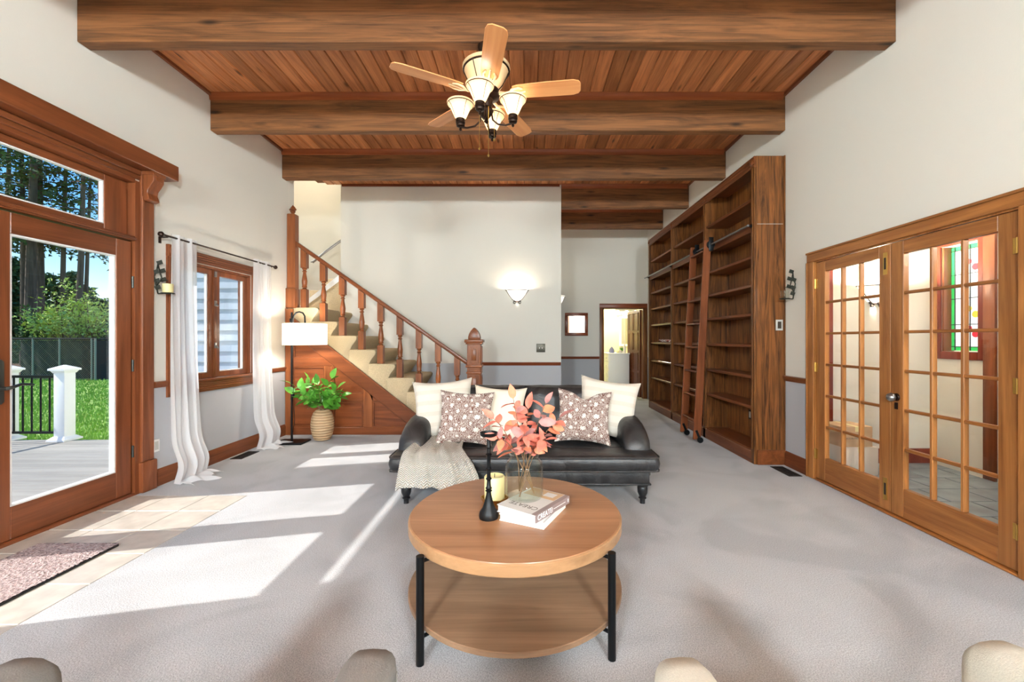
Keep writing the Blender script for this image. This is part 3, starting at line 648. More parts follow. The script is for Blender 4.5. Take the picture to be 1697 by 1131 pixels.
# panelled side below the string
YP = 5.95
def zs(x): return 1.61-.787*(x+3.196)
part('panel_field', MB().prism([(-3.36, .001), (-1.20, .001), (-3.36, 1.70)], 'y', 5.972, 5.985), 'panel_x', ST, smooth=0)
part('string_board', MB().prism([(-3.30, zs(-3.30)), (-3.30, zs(-3.30)-.23), (-1.442, .001), (-1.15, .001)], 'y', YP-.012, 5.972), 'stair_x', ST, bevel=.005, seg=1)
part('string_bead', MB().prism([(-3.30, zs(-3.30)), (-3.30, zs(-3.30)-.025), (-1.18, .001), (-1.15, .001)], 'y', YP-.022, YP-.012), 'stair_x', ST)
def stile(x0, x1, top=None):
    part('stile', MB().prism([(x0, .106), (x1, .106), (x1, top or zs(x1)-.12), (x0, top or zs(x0)-.12)], 'y', YP, 5.972), 'stair_z', ST, bevel=.004, seg=1)
part('stile', MB().box(-3.36, -3.26, YP-.02, 5.972, .001, 1.78), 'stair_z', ST, bevel=.004, seg=1)
stile(-2.82, -2.70, .969); stile(-2.27, -2.14)
def prail(x0, x1, z0, z1):
    f = lambda z: -3.196+(1.61-.22-z)/.787
    part('panel_rail', MB().prism([(x0, z0), (min(x1, f(z0)), z0), (min(x1, f(z1)), z1), (x0, z1)], 'y', YP, 5.972), 'stair_x', ST, bevel=.004, seg=1)
prail(-3.26, -2.2, .97, 1.08); prail(-2.70, -2.27, .47, .585); prail(-2.14, -1, .47, .585)
prail(-3.26, -1, .0015, .105)
def bead(pts):
    n = len(pts); c = Vector((sum(p[0] for p in pts)/n, sum(p[1] for p in pts)/n))
    m = MB()
    for i in range(n):
        a, b = Vector(pts[i]), Vector(pts[(i+1) % n])
        ia, ib = a+(c-a).normalized()*.03, b+(c-b).normalized()*.03
        m.prism([tuple(a), tuple(b), tuple(ib), tuple(ia)], 'y', YP+.006, 5.972)
    part('panel_moulding', m, 'stair_x', ST)
fz = lambda x: zs(x)-.235
fx = lambda z: -3.196+(1.61-.235-z)/.787
bead([(-3.26, .105), (-2.82, .105), (-2.82, .97), (-3.26, .97)])
bead([(-3.26, 1.08), (fx(1.08), 1.08), (-3.26, fz(-3.26))])
bead([(-2.70, .105), (-2.27, .105), (-2.27, .47), (-2.70, .47)])
bead([(-2.70, .585), (-2.27, .585), (-2.27, fz(-2.27)), (fx(.97), .97), (-2.70, .97)])
bead([(-2.14, .585), (fx(.585), .585), (-2.14, fz(-2.14))])
bead([(-2.14, .105), (fx(.105), .105), (fx(.47), .47), (-2.14, .47)])
# balusters, handrail
def zr(x): return .985+.70*(-.76-x)
YB = 6.03; bw = .04
for j in range(9):
    z0 = .2*(j+1); zt = zr(bx[j])-.045; hgt = zt-z0; x = bx[j]
    m = MB().box(x-bw, x+bw, YB-bw, YB+bw, z0+.001, z0+.26)
    m.prism([(x-bw, zt-.24), (x+bw, zt-.24), (x+bw, zt-.028), (x-bw, zt+.028)], 'y', YB-bw, YB+bw)
    a, b = z0+.26, zt-.24; d = b-a
    prof = [(.03, 0), (.036, .03), (.022, .06), (.022, .075), (.038, .10), (.03, .15), (.036, .30), (.038, .40), (.03, .58), (.022, .74), (.02, .80), (.034, .84), (.022, .88), (.022, .92), (.036, .96), (.03, 1)]
    m.lathe([(r_, a+d*q) for r_, q in prof], (x, YB, 0), 14)
    part('baluster', m, 'stair_z', ST)
x0, x1 = -.775, -3.27
part('handrail', MB().prism([(x0, zr(x0)-.045), (x0, zr(x0)+.02), (x1, zr(x1)+.02), (x1, zr(x1)-.045)], 'y', YB-.035, YB+.035), 'stair_x', ST, bevel=.012)
# lower newel: panelled box with a pointed arch cap
nx = -.71; h = .095
nb = part('newel_post', MB().box(nx-h, nx+h, YB-h, YB+h, .001, 1.30), 'stair_z', ST, bevel=.004, seg=1)
for z0, z1, p in ((.001, .2, .02), (.86, .89, .012), (.95, .985, .02), (1.275, 1.30, .02), (1.30, 1.345, .035)):
    part('newel_band', MB().box(nx-h-p, nx+h+p, YB-h-p, YB+h+p, z0, z1), 'stair_z', ST, bevel=.008)
for z0, z1 in ((.3, .84), (.895, .945), (1.01, 1.25)):
    for side in (0, 1):
        m = MB()
        for a0, a1, c0, c1 in ((-.07, -.05, z0, z1), (.05, .07, z0, z1), (-.05, .05, z0, z0+.02), (-.05, .05, z1-.02, z1)):
            if side: m.box(nx+h, nx+h+.012, YB+a0, YB+a1, c0, c1)
            else: m.box(nx+a0, nx+a1, YB-h-.012, YB-h, c0, c1)
        if z1-z0 > .1 and not side: part('newel_raised_panel', MB().box(nx-.03, nx+.03, YB-h-.008, YB-h, z0+.04, z1-.04), 'stair_z', ST, bevel=.004)
        part('newel_panel', m, 'stair_z', ST, merge=True)
arch = [(-.085, 1.345), (-.085, 1.38), (-.075, 1.42), (-.05, 1.465), (-.02, 1.50), (0, 1.515), (.02, 1.50), (.05, 1.465), (.075, 1.42), (.085, 1.38), (.085, 1.345)]
part('newel_cap', MB().prism([(nx+p[0], p[1]) for p in arch], 'y', YB-.07, YB+.07), 'stair_x', ST, bevel=.006)
# upper newel
ux = -3.305; h = .058
part('newel_post', MB().box(ux-h, ux+h, YB-h, YB+h, 1.79, 3.13), 'stair_z', ST, bevel=.01, seg=1)
part('newel_band', MB().box(ux-h-.012, ux+h+.008, YB-h-.012, YB+h+.012, 1.79, 2.07), 'stair_z', ST, bevel=.006)
part('newel_cap', MB().lathe([(.03, 3.13), (.02, 3.145), (.03, 3.16), (.036, 3.175), (.024, 3.19)], (ux, YB, 0), 12).lathe([(.05, 3.19), (.055, 3.20), (.03, 3.235), (.002, 3.265)], (ux, YB, 0), 4), 'stair_x', ST)

pd = thing('pendant_lamp', (-4.2, 7.2, 5.3), 'white globe pendant lamp hanging high in the stairwell', 'lamp')  # out-of-frame lamp added to brighten the stairwell
part('cord', MB().cyl((-4.2, 7.2, 5.299), (-4.2, 7.2, 4.95), .006, n=6).lathe([(.06, 5.299), (.06, 5.28), (.02, 5.26)], (-4.2, 7.2, 0), 14), 'bronze', pd)
part('globe', MB().lathe([(.03, 4.95), (.09, 4.92), (.13, 4.85), (.13, 4.78), (.09, 4.71), (.02, 4.69)], (-4.2, 7.2, 0), 20), 'shade_glass', pd)
lamp('bulb', (-4.2, 7.2, 4.82), 40, (1, .95, .88), .06, pd)
p2 = copy_tree(pd); p2.location = (3.7, 2.2, 2.699); tag(p2, 'white globe pendant lamp hanging in the foyer')  # second copy, also added out of frame, to brighten the foyer
for o in p2.children:
    if o.type == 'LIGHT': o.data = o.data.copy(); o.data.energy = 55
# ------------------------------------------------------------------ bookcase and ladder
BK = thing('bookcase', (2.63, 6.46, 0), 'tall dark oak built-in bookcase with three bays and ladder rail', 'bookcase')
X0, X1, Y0, Y1, ZT = 2.469, 2.797, 4.537, 8.39, 3.32
part('side_panel', MB().box(X0+.02, X1, Y0, Y0+.03, .001, ZT), 'book_z', BK)
part('side_panel', MB().box(X0+.02, X1, Y1-.03, Y1, .001, ZT), 'book_z', BK)
part('back_panel', MB().box(X1-.012, X1, Y0+.03, Y1-.03, .12, ZT-.02), 'book_z', BK, smooth=0)
part('top_board', MB().box(X0+.02, X1-.012, Y0+.03, Y1-.03, ZT-.03, ZT), 'book_y', BK)
part('panel_seam', MB().box(X0+.03, X1-.02, Y0-.002, Y0, 2.585, 2.589), 'outlet_grey', BK)
part('corner_trim', MB().box(X1-.012, X1+.0, Y0-.014, Y0, .16, ZT), 'book_z', BK)
bays = [Y0+.03, 5.80, 7.085, Y1-.03]
for k, y in enumerate((Y0, 5.765, 7.05, Y1-.07)):
    part('face_stile', MB().box(X0, X0+.02, y, y+.07, .001, ZT-.12), 'book_z', BK, bevel=.004, seg=1)
    part('stile_bead', MB().box(X0-.01, X0, y+.02, y+.05, .16, ZT-.12), 'book_z', BK, bevel=.004, seg=1)
    part('stile_rosette', MB().tube([(X0-.022, y+.035, ZT-.06), (X0-.014, y+.035, ZT-.06), (X0-.008, y+.035, ZT-.06)], [.015, .034, .04], 16), 'book_y', BK)
    if 0 < k < 3: part('divider', MB().box(X0+.02, X1-.012, y+.02, y+.05, .12, ZT-.03), 'book_z', BK)
part('top_fascia', MB().box(X0-.002, X0+.02, Y0, Y1, ZT-.12, ZT), 'book_y', BK, bevel=.003, seg=1)
for zz in (ZT-.105, ZT-.075, ZT-.045, ZT-.015): part('fascia_reed', MB().box(X0-.010, X0-.002, Y0, Y1, zz-.009, zz+.009), 'book_y', BK, bevel=.004, seg=1)
part('base_board', MB().box(X0, X0+.02, Y0+.07, Y1-.07, .001, .13), 'book_y', BK, bevel=.003, seg=1)
part('side_base', MB().box(X0+.03, X1, Y0-.018, Y0, .001, .16), 'book_y', BK, bevel=.004, seg=1)
for i in range(3):
    ya = (Y0+.031, 5.816, 7.101)[i]; yb = (5.784, 7.069, Y1-.031)[i]
    part('shelf', MB().box(X0+.02, X1-.013, ya, yb, .12, .145), 'book_y', BK)
    for z in (.615, .949, 1.293, 1.637, 1.955, 2.266, 2.59, 2.895):
        part('shelf', MB().box(X0+.024, X1-.013, ya, yb, z-.035, z), 'book_y', BK, bevel=.006, seg=1)
        if z == 2.59: part('rail_board', MB().box(X0+.004, X0+.023, ya, yb, z-.075, z+.03), 'book_y', BK, bevel=.004, seg=1)
part('ladder_rail', MB().cyl((X0-.055, Y0+.02, 2.575), (X0-.055, Y1+.08, 2.575), .012, n=12), 'steel', BK)
for y in (Y0+.04, 5.80, 7.085, Y1-.03): part('rail_bracket', MB().cyl((X0-.055, y, 2.575), (X0-.011, y, 2.575), .011, n=10).tube([(X0-.013, y, 2.575), (X0-.010, y, 2.575)], .024, 12), 'black_metal', BK)
LD = thing('library_ladder', (2.30, 5.75, 0), 'oak rolling library ladder leaning on the bookcase rail', 'ladder')
def lx(z): return 2.245+(z-.0)*(2.385-2.245)/2.64
for y in (5.50, 5.95):
    part('stile', MB().prism([(lx(0)-.05, .045), (lx(0)+.05, .045), (lx(2.64)+.045, 2.64), (lx(2.64)-.045, 2.64)], 'y', y-.013, y+.013), 'trim_z', LD, bevel=.004, seg=1)
    part('foot_wheel', MB().tube([(lx(0)+.035, y-.032, .04), (lx(0)+.035, y-.014, .04)], .038, 18), 'black_metal', LD)
    part('wheel_bracket', MB().prism([(lx(0)-.03, .16), (lx(0)+.0, .17), (lx(0)+.05, .05), (lx(0)+.03, .02)], 'y', y-.020, y-.0135), 'black_metal', LD)
    b = part('rail_roller', MB().tube([(X0-.055, y-.04, 2.575), (X0-.055, y-.015, 2.575)], .05, 20), 'black_metal', LD)
    part('roller_plate', MB().box(X0-.085, X0-.025, y-.047, y-.040, 2.49, 2.67), 'black_metal', b, bevel=.003)
for z in (2.50, 2.185, 1.87, 1.555, 1.24, .92, .605, .29):
    part('rung', MB().box(lx(z)-.045, lx(z)+.045, 5.513, 5.937, z-.011, z+.011), 'trim_y', LD, bevel=.004, seg=1)

def plate(name, loc, ax, w_, h_, mat, label, cat, toggles=0, inner=None):
    # ax: unit normal pointing out of the wall
    t_ = thing(name, loc, label, cat); n = Vector(ax); u = Vector((0, 0, 1)).cross(n)
    M = Matrix((u, n, Vector((0, 0, 1)))).transposed()
    c = Vector(loc)
    part('cover', MB().obox(c+n*.004, (w_, .006, h_), M), mat, t_, bevel=.002)
    for i in range(toggles):
        dx = (i-(toggles-1)/2)*.045
        part('toggle', MB().obox(c+n*.011+u*dx, (.01, .012, .024), M), 'white_plastic', t_)
    if inner: part('socket', MB().obox(c+n*.008, (w_*.5, .004, h_*.65), M), inner, t_)
    return t_
plate('wall_outlet', (L_+.001, 3.86, .375), (1, 0, 0), .07, .115, 'white_plastic', 'white outlet plate low beside the patio door casing', 'outlet', 0, 'outlet_grey')
plate('light_switch', (.28, 7.199, 1.20), (0, -1, 0), .15, .145, 'dark_bronze_plate', 'bronze double light switch plate on beige wall above chair rail', 'switch', 2)
plate('wall_outlet', (2.735, Y0-.001, 1.50), (0, -1, 0), .075, .115, 'outlet_grey', 'pale framed dark outlet on the bookcase end panel', 'outlet', 0, 'lead_came')
plate('wall_outlet', (2.784, 5.2, .42), (-1, 0, 0), .07, .115, 'black_metal', 'black outlet inside the lowest bookcase shelf bay', 'outlet', 0, 'outlet_grey')
plate('wall_outlet', (-1.42, 5.937, .235), (0, -1, 0), .07, .11, 'black_metal', 'black outlet low on the stair string above the sofa arm', 'outlet', 0, 'outlet_grey')
# cord bundle and grey cable in the far bay
cb = thing('cord_bundle', (2.60, 7.7, 1.293), 'tangled red and white cord bundle on a bookcase shelf', 'cord')
for k in range(7):
    pts = [(2.56+.05*math.sin(i*1.1+k), 7.45+.4*(i/9)+.05*math.sin(i*2+k*1.7), 1.305+.035*abs(math.sin(i*.7+k))) for i in range(10)]
    part('cord', MB().tube(pts, .008, 6), 'rope_red' if k % 2 else 'towel', cb)
solo('grey_cable', MB().tube([(2.74, 7.62, .16), (2.73, 7.60, .5), (2.73, 7.66, .9), (2.74, 7.6, 1.25)], .012, 8), 'cable_grey', (2.74, 7.62, .146), 'grey cable hanging down the far bookcase bay', 'cable')

# ------------------------------------------------------------------ wall sconces (alabaster uplights)
def sconce(name, loc, rz, label, power):
    s = thing(name, loc, label, 'sconce', 'alabaster wall uplights', rz=rz)      # faces local -Y
    n = 18; prof = [(.03, -.12), (.06, -.10), (.10, -.06), (.135, -.01), (.165, .05), (.19, .075)]
    rings = [[Vector((r_*math.cos(PI*k/n+PI), .8*r_*math.sin(PI*k/n+PI), z)) for k in range(n+1)] for r_, z in prof]
    m = MB()
    for rr in rings: m.v += rr
    w_ = n+1; m.f = [(j*w_+i, j*w_+i+1, (j+1)*w_+i+1, (j+1)*w_+i) for j in range(len(prof)-1) for i in range(n)]
    lpart('bowl', m, 'sconce_alabaster', s)
    lpart('rim', MB().tube([(.192*math.cos(PI*k/n+PI), .154*math.sin(PI*k/n+PI), .06) for k in range(n+1)], .005, 6), 'bronze', s)
    for sx in (-1, 1):
        lpart('arm', MB().tube([(sx*.02, -.03, -.14), (sx*.08, -.05, -.10), (sx*.14, -.05, -.02), (sx*.19, -.03, .06), (sx*.205, -.02, .07)], .005, 6).tube([(sx*.045+.02*math.cos(a), -.04, -.145+.02*math.sin(a)) for a in [i*PI/5 for i in range(10)]], .006, 6), 'bronze', s)
    lpart('backplate', MB().box(-.05, .05, -.012, -.001, -.13, .02), 'bronze', s)
    l = lamp('bulb', (0, 0, 0), power, (1, .9, .74), .04); l.parent = s; l.location = (0, -.075, .045)
    return s
sconce('wall_sconce', (-.123, 7.199, 2.12), 0, 'alabaster half bowl wall light above the sofa on beige wall', 7)
sconce('wall_sconce', (.628, 8.1, 2.10), PI/2, 'alabaster half bowl wall light around the corner in the hall', 9)
sconce('wall_sconce', (3.80, 4.599, 1.86), 0, 'alabaster half bowl wall light in the foyer behind the french doors', 80)
# ------------------------------------------------------------------ mirror, bathroom things
mi = thing('wall_mirror', (1.18, 9.599, 1.69), 'small square mirror in brown wood frame on hall wall', 'mirror')
for a0, a1, z0, z1 in ((.92, 1.44, 1.88, 1.95), (.92, 1.44, 1.43, 1.50), (.92, .99, 1.50, 1.88), (1.37, 1.44, 1.50, 1.88)): part('frame', MB().box(a0, a1, 9.565, 9.598, z0, z1), 'trim_x', mi, bevel=.008)
part('mirror_glass', MB().box(.99, 1.37, 9.585, 9.59, 1.50, 1.88), 'mirror', mi, smooth=0)
dr = thing('dresser', (2.31, 10.65, 0), 'white chest of drawers standing in the bathroom', 'dresser')
part('carcass', MB().box(2.06, 2.56, 10.3, 11.0, .0, .98), 'white_paint', dr, bevel=.004)
part('top', MB().box(2.03, 2.57, 10.27, 11.03, .98, 1.01), 'white_paint', dr, bevel=.005)
for k in range(5):
    w_ = part('drawer', MB().box(2.045, 2.06, 10.33, 10.97, .08+k*.18, .24+k*.18), 'white_paint', dr, bevel=.004)
    for y in (10.48, 10.82): part('knob', MB().cyl((2.02, y, .16+k*.18), (2.045, y, .16+k*.18), .014, .008, 10), 'white_paint', w_)
solo('fabric_pouch', MB().loft([[Vector((2.17+.07*s*math.cos(a), 10.5+.04*s*math.sin(a), z)) for a in [2*PI*k/12 for k in range(12)]] for s, z in ((.9, 1.011), (1, 1.05), (.8, 1.10), (.35, 1.15), (.1, 1.165))]), 'lavender', (2.17, 10.5, 1.011), 'lavender cone shaped pouch on the white dresser', 'pouch')
for x, hh, m_ in ((2.32, .07, 'candle_wax'), (2.38, .08, 'box_cream'), (2.49, .22, 'towel')):
    solo('toiletry_bottle', MB().lathe([(.03, 0), (.035, .01), (.035, hh*.7), (.015, hh*.85), (.015, hh)], (x, 10.5, 1.011), 14), m_, (x, 10.5, 1.011), {.07: 'squat yellow pot on the white dresser', .08: 'small cream jar on the white dresser', .22: 'tall white bottle on the white dresser beside the open door'}[hh], 'bottle')
gp = thing('potted_herb', (2.44, 10.58, 1.011), 'tiny green plant on the white dresser', 'plant')
part('pot', MB().lathe([(.025, 0), (.035, .05), (.03, .05)], (2.44, 10.58, 1.011), 12), 'box_cream', gp)
m = MB()
for k in range(60):
    a = random.random()*2*PI; r_ = .05*random.random(); c = Vector((2.44+r_*math.cos(a), 10.58+r_*math.sin(a), 1.06+.07*random.random()))
    d1 = Vector((random.uniform(-1, 1), random.uniform(-1, 1), .5)).normalized()*.02; d2 = d1.orthogonal()*.6
    m.add([c-d1, c+d2, c+d1, c-d2], [(0, 1, 2, 3)])
part('leaves', m, 'leaf_green', gp, recalc=False, smooth=0)
vm = thing('vanity_mirror', (2.92, 12.399, 1.6), 'white framed mirror on the bathroom wall', 'mirror')
part('frame', MB().box(2.78, 2.84, 12.36, 12.398, 1.15, 2.03).box(3.2, 3.26, 12.36, 12.398, 1.15, 2.03).box(2.84, 3.2, 12.36, 12.398, 1.15, 1.21).box(2.84, 3.2, 12.36, 12.398, 1.97, 2.03), 'white_paint', vm)
part('mirror_glass', MB().box(2.84, 3.2, 12.375, 12.38, 1.21, 1.97), 'mirror', vm, smooth=0)
vl = thing('vanity_light', (2.9, 12.399, 2.2), 'lit vanity fixture with bell shades above the bathroom mirror', 'light')
part('bar', MB().box(2.66, 3.3, 12.37, 12.398, 2.18, 2.24), 'steel', vl)
for x in (2.72, 2.98, 3.24):
    part('shade', MB().lathe([(.03, 2.19), (.05, 2.16), (.07, 2.10), (.085, 2.06)], (x, 12.28, 0), 16, caps=False), 'vanity_shade', vl)
    part('arm', MB().cyl((x, 12.37, 2.21), (x, 12.28, 2.2), .01), 'steel', vl)
lamp('bulb', (2.3, 11.6, 2.35), 60, (1, .94, .8), .1, vl)

# ------------------------------------------------------------------ ceiling fan
FX, FY = -.29, 3.23; FAN_W, FILL_FAN_W = .6, 235
FN = thing('ceiling_fan', (FX, FY, HB), 'five blade ceiling fan with four lit alabaster bell lamps', 'ceiling fan')
c = (FX, FY, 0)
part('canopy', MB().lathe([(.065, HB-.001), (.065, HB-.02), (.04, HB-.06), (.014, HB-.075), (.014, 3.44)], c, 20), 'bronze', FN)
part('motor_housing', MB().lathe([(.05, 3.45), (.165, 3.44), (.182, 3.425), (.182, 3.405), (.172, 3.40), (.15, 3.35), (.12, 3.29), (.09, 3.255)], c, 36), 'motor_cream', FN)
part('motor_band', MB().lathe([(.176, 3.404), (.180, 3.398), (.172, 3.392)], c, 36), 'bronze', FN)
for k in range(6):
    a = 2*PI*k/6; rb = MB().tube([(FX+r_*math.cos(a), FY+r_*math.sin(a), z) for r_, z in ((.174, 3.397), (.152, 3.349), (.122, 3.289), (.092, 3.254))], .004, 5)
    part('motor_rib', rb, 'bronze', FN)
ZB = 3.225
part('hub', MB().lathe([(.09, 3.256), (.10, 3.24), (.10, 3.20), (.05, 3.18), (.04, 3.12), (.055, 3.09), (.03, 3.05), (.012, 3.03), (.02, 3.01), (.002, 2.995)], c, 24), 'bronze', FN)
bl = MB(); n = 10
out = [(.205, -.055), (.24, -.065), (.45, -.072), (.66, -.073), (.70, -.06), (.715, -.035), (.715, .035), (.70, .06), (.66, .073), (.45, .072), (.24, .065), (.205, .055)]
bl.prism(out, 'z', -.004, .004)
blade_me = bl.mesh('blade', bevel=.002, seg=1); blade_me.materials.append(MATS['blade_wood'])
ir = MB().tube([(.09, 0, .0), (.15, 0, -.014), (.19, .0, -.012)], [.016, .012, .010], 8)
for s in (-1, 1): ir.tube([(.17, 0, -.013), (.20, s*.035, -.012), (.25, s*.045, -.010), (.28, s*.03, -.010)], [.009, .009, .008, .006], 8)
ir.tube([(.19, 0, -.012), (.30, 0, -.008)], [.01, .006], 8)
iron_me = ir.mesh('blade_iron'); iron_me.materials.append(MATS['motor_cream'])
for k in range(5):
    a = math.radians(-7.5+72*k)
    o = D.objects.new('blade', blade_me); COL.objects.link(o); o.parent = FN; OFF[o.name] = Vector(); o.location = (0, 0, ZB-HB); o.rotation_euler = Matrix.Rotation(a, 4, 'Z').__matmul__(Matrix.Rotation(math.radians(-11), 4, 'X')).to_euler()
    q = D.objects.new('blade_iron', iron_me); COL.objects.link(q); q.parent = o; OFF[q.name] = Vector()
for k in range(4):
    a = math.radians(-8+90*k); u = Vector((math.cos(a), math.sin(a), 0)); P = Vector(c)+u*.205
    part('lamp_arm', MB().tube([Vector(c)+u*r_+Vector((0, 0, z)) for r_, z in ((.035, 3.10), (.05, 3.02), (.09, 2.985), (.15, 2.975), (.205, 2.985))], .007, 8).lathe([(.002, 2.955), (.012, 2.965), (.008, 2.98), (.014, 2.99)], (P.x, P.y, 0), 10), 'bronze', FN)
    sh = part('lamp_shade', MB().lathe([(.032, 3.045), (.045, 3.06), (.062, 3.10), (.078, 3.135), (.098, 3.155), (.104, 3.17), (.1, 3.17), (.094, 3.158), (.074, 3.138), (.058, 3.102), (.04, 3.062), (.028, 3.048)], (P.x, P.y, 0), 24, caps=False), 'shade_glass', FN)
    part('socket_cup', MB().lathe([(.012, 2.985), (.03, 2.99), (.034, 3.0), (.026, 3.006), (.036, 3.015), (.036, 3.03), (.03, 3.035), (.036, 3.044), (.028, 3.05)], (P.x, P.y, 0), 16), 'bronze', FN)
    part('shade_band', MB().lathe([(.1, 3.152), (.1025, 3.157), (.1, 3.16)], (P.x, P.y, 0), 24, caps=False), 'bronze', sh)
    for i in range(4):
        b = a+PI/4+i*PI/2; rr = MB().tube([(P.x+r_*math.cos(b), P.y+r_*math.sin(b), z) for r_, z in ((.046, 3.058), (.064, 3.10), (.08, 3.135), (.1, 3.156))], .0022, 5)
        part('shade_rib', rr, 'bronze', sh)
    lamp('bulb', (P.x, P.y, 3.125), FAN_W, (1, .96, .9), .03, FN)
for dx, dy, z in ((-.05, -.03, 2.80), (.02, -.05, 2.74), (.06, .0, 2.88)):
    part('pull_chain', MB().cyl((FX+dx, FY+dy, 3.1), (FX+dx, FY+dy, z), .0018, n=5).lathe([(.002, z-.02), (.009, z-.012), (.009, z-.004), (.002, z)], (FX+dx, FY+dy, 0), 10), 'brass', FN)

# unseen copies added under a rear beam as the room's main fill light
for fx, lb in ((-1.7, 'five blade ceiling fan on a long rod at the patio side behind the armchairs'), (1.7, 'five blade ceiling fan on a long rod at the french door side behind the armchairs')):
    FILL_FAN = copy_tree(FN); FILL_FAN.location = (fx, -3.4875, HB-.35); tag(FILL_FAN, lb)
    lpart('downrod', MB().cyl((0, 0, 0), (0, 0, .349), .014, n=12).lathe([(.014, .29), (.05, .31), (.065, .349)], (0, 0, 0), 18), 'bronze', FILL_FAN)
    for o in FILL_FAN.children:
        if o.type == 'LIGHT': o.data = o.data.copy(); o.data.energy = FILL_FAN_W; o.data.color = (.80, .91, .96); o.data.shadow_soft_size = .25
# ------------------------------------------------------------------ sofa
SF = thing('sofa', (0, 3.85, 0), 'black leather english roll arm sofa with turned legs', 'sofa')
part('base_frame', MB().box(-1.02, 1.02, 3.42, 4.28, .165, .282), 'leather', SF, bevel=.02, seg=2)
part('base_welt', MB().box(-1.028, 1.028, 3.412, 4.285, .163, .178), 'leather', SF, bevel=.006)
def rbox(x0, x1, y0, y1, z0, z1, puff=.02, rr=.05):
    # soft cushion: rounded rectangle stacked in rings, crowned top
    m = MB(); cx, cy = (x0+x1)/2, (y0+y1)/2; hx, hy = (x1-x0)/2, (y1-y0)/2
    def ring(ins, z, sc=1.):
        pts = []; a_, b_ = hx+ins, hy+ins; r_ = rr
        for q, (sx, sy) in enumerate(((1, 1), (-1, 1), (-1, -1), (1, -1))):
            for k in range(7):
                t_ = PI/2*(q+k/6)
                pts.append(Vector((cx+(sx*(a_-r_)+r_*math.cos(t_))*sc, cy+(sy*(b_-r_)+r_*math.sin(t_))*sc, z)))
            # points along the straight side that follows
            nx_ = 10
            p0 = pts[-1]; nq = ((-1, 1), (-1, -1), (1, -1), (1, 1))[q]; t_ = PI/2*(q+1)
            p1 = Vector((cx+(nq[0]*(a_-r_)+r_*math.cos(t_))*sc, cy+(nq[1]*(b_-r_)+r_*math.sin(t_))*sc, z))
            pts += [p0.lerp(p1, k/nx_) for k in range(1, nx_)]
        return pts
    h_ = z1-z0
    prof = [(z0, -.03), (z0+.1*h_, -.008), (z0+.25*h_, .002), (z0+.5*h_, .008), (z0+.75*h_, .002), (z0+.9*h_, -.006), (z1, -.022)]
    rings = [ring(-.03, z0, .02)]+[ring(i_, z_) for z_, i_ in prof]
    for sc in (.92, .75, .5, .25, .02): rings.append(ring(-.022, z1+puff*(1-sc**2), sc))
    return m.loft(rings)
seat = part('seat_cushion', rbox(-1.085, 1.085, 3.36, 3.66, .282, .412, .014), 'leather', SF)
part('seat_cushion', rbox(-.86, .86, 3.60, 4.12, .28, .418, .02), 'leather', SF)
for z in (.295, .402): part('piping', MB().tube([(-1.085, 3.62, z), (-1.085, 3.40, z), (-1.07, 3.36, z), (-1.03, 3.348, z), (1.03, 3.348, z), (1.07, 3.36, z), (1.085, 3.40, z), (1.085, 3.62, z)], .006, 6), 'leather', seat)
for s in (-1, 1):
    rings = []
    for y, zt, i_ in ((3.545, .40, .05), (3.55, .44, .02), (3.575, .50, .008), (3.62, .55, 0), (3.69, .597, 0), (3.78, .632, 0), (3.9, .65, 0), (4.05, .655, 0), (4.25, .652, 0), (4.28, .63, .03)):
        xa, xb = .845+i_, 1.075-i_; r_ = min(.10, (zt-.2)*.45, (xb-xa)/2-.002); ring = [Vector((s*xa, y, .2)), Vector((s*xb, y, .2))]
        bl_ = .012*math.sin((y-3.5)*30)
        for k in range(9): q = PI/2*k/8; ring.append(Vector((s*(xb-r_+r_*math.cos(q)), y, zt-r_+r_*math.sin(q))))
        for k in range(9): q = PI/2+PI/2*k/8; ring.append(Vector((s*(xa+r_+r_*math.cos(q)), y, zt-r_+r_*math.sin(q))))
        rings.append(ring)
    part('arm', MB().loft(rings), 'leather', SF, smooth=60)
prof = []
m = MB(); rings = []
for i in range(25):
    x = -1.06+2.12*i/24; e = abs(x)/1.06; zt = .885-.02*math.sin(i*.9)**2*.3-.30*max(0, (e-.86)/.14)**2
    ring = []
    for k in range(18):
        a = 2*PI*k/18; ca, sa = math.cos(a), math.sin(a)
        zc = zt-.06
        z = zc+.06*sa if sa > 0 else zc+(zc-.25)*sa
        ring.append(Vector((x, 4.24+.03*(zt > 0)+.075*ca+.10*(z-.6), z)))
    rings.append(ring)
part('back_frame', m.loft(rings), 'leather', SF, smooth=60)
def cushion_mesh(w_, h_, T, n=20, ear=.10, dent=0., uvs=True, puff=.5):
    m = MB()
    def f(sgn):
        def g(i, j):
            u, v = i*2-1, j*2-1
            x = w_/2*u*(1-ear*(1-v*v)*abs(u)**3); z = h_/2*v*(1-ear*(1-u*u)*abs(v)**3)
            th = T*max(0., (1-u**4)*(1-v**4))**puff
            if dent: z -= dent*math.exp(-(u/.33)**2)*max(0, v)**2; th *= 1-.25*math.exp(-(u/.25)**2)*max(0, v)
            wr = .012*math.sin(9*u+4*v)*math.sin(7*v-3*u)*max(0., (1-u*u)*(1-v*v))
            return Vector((x, sgn*(th+wr*.6 if th > 0 else 0), z))
        return g
    m.grid(f(-1), n, n, True); m.grid(f(1), n, n, True)
    return m
for x in (-.445, .445):
    cm = cushion_mesh(.90, .46, .11, 24, .03)
    o = link('back_cushion', cm.mesh('back_cushion', merge=False, smooth=80), 'leather', SF); o.location = Vector((x, 4.12, .665))-OFF[SF.name]; o.rotation_euler = (math.radians(-12), 0, 0)
lg = [(.045, .165), (.045, .145), (.036, .14), (.042, .13), (.040, .09), (.030, .065), (.024, .055), (.032, .048), (.032, .042), (.022, .036), (.020, .004), (.022, .0)]
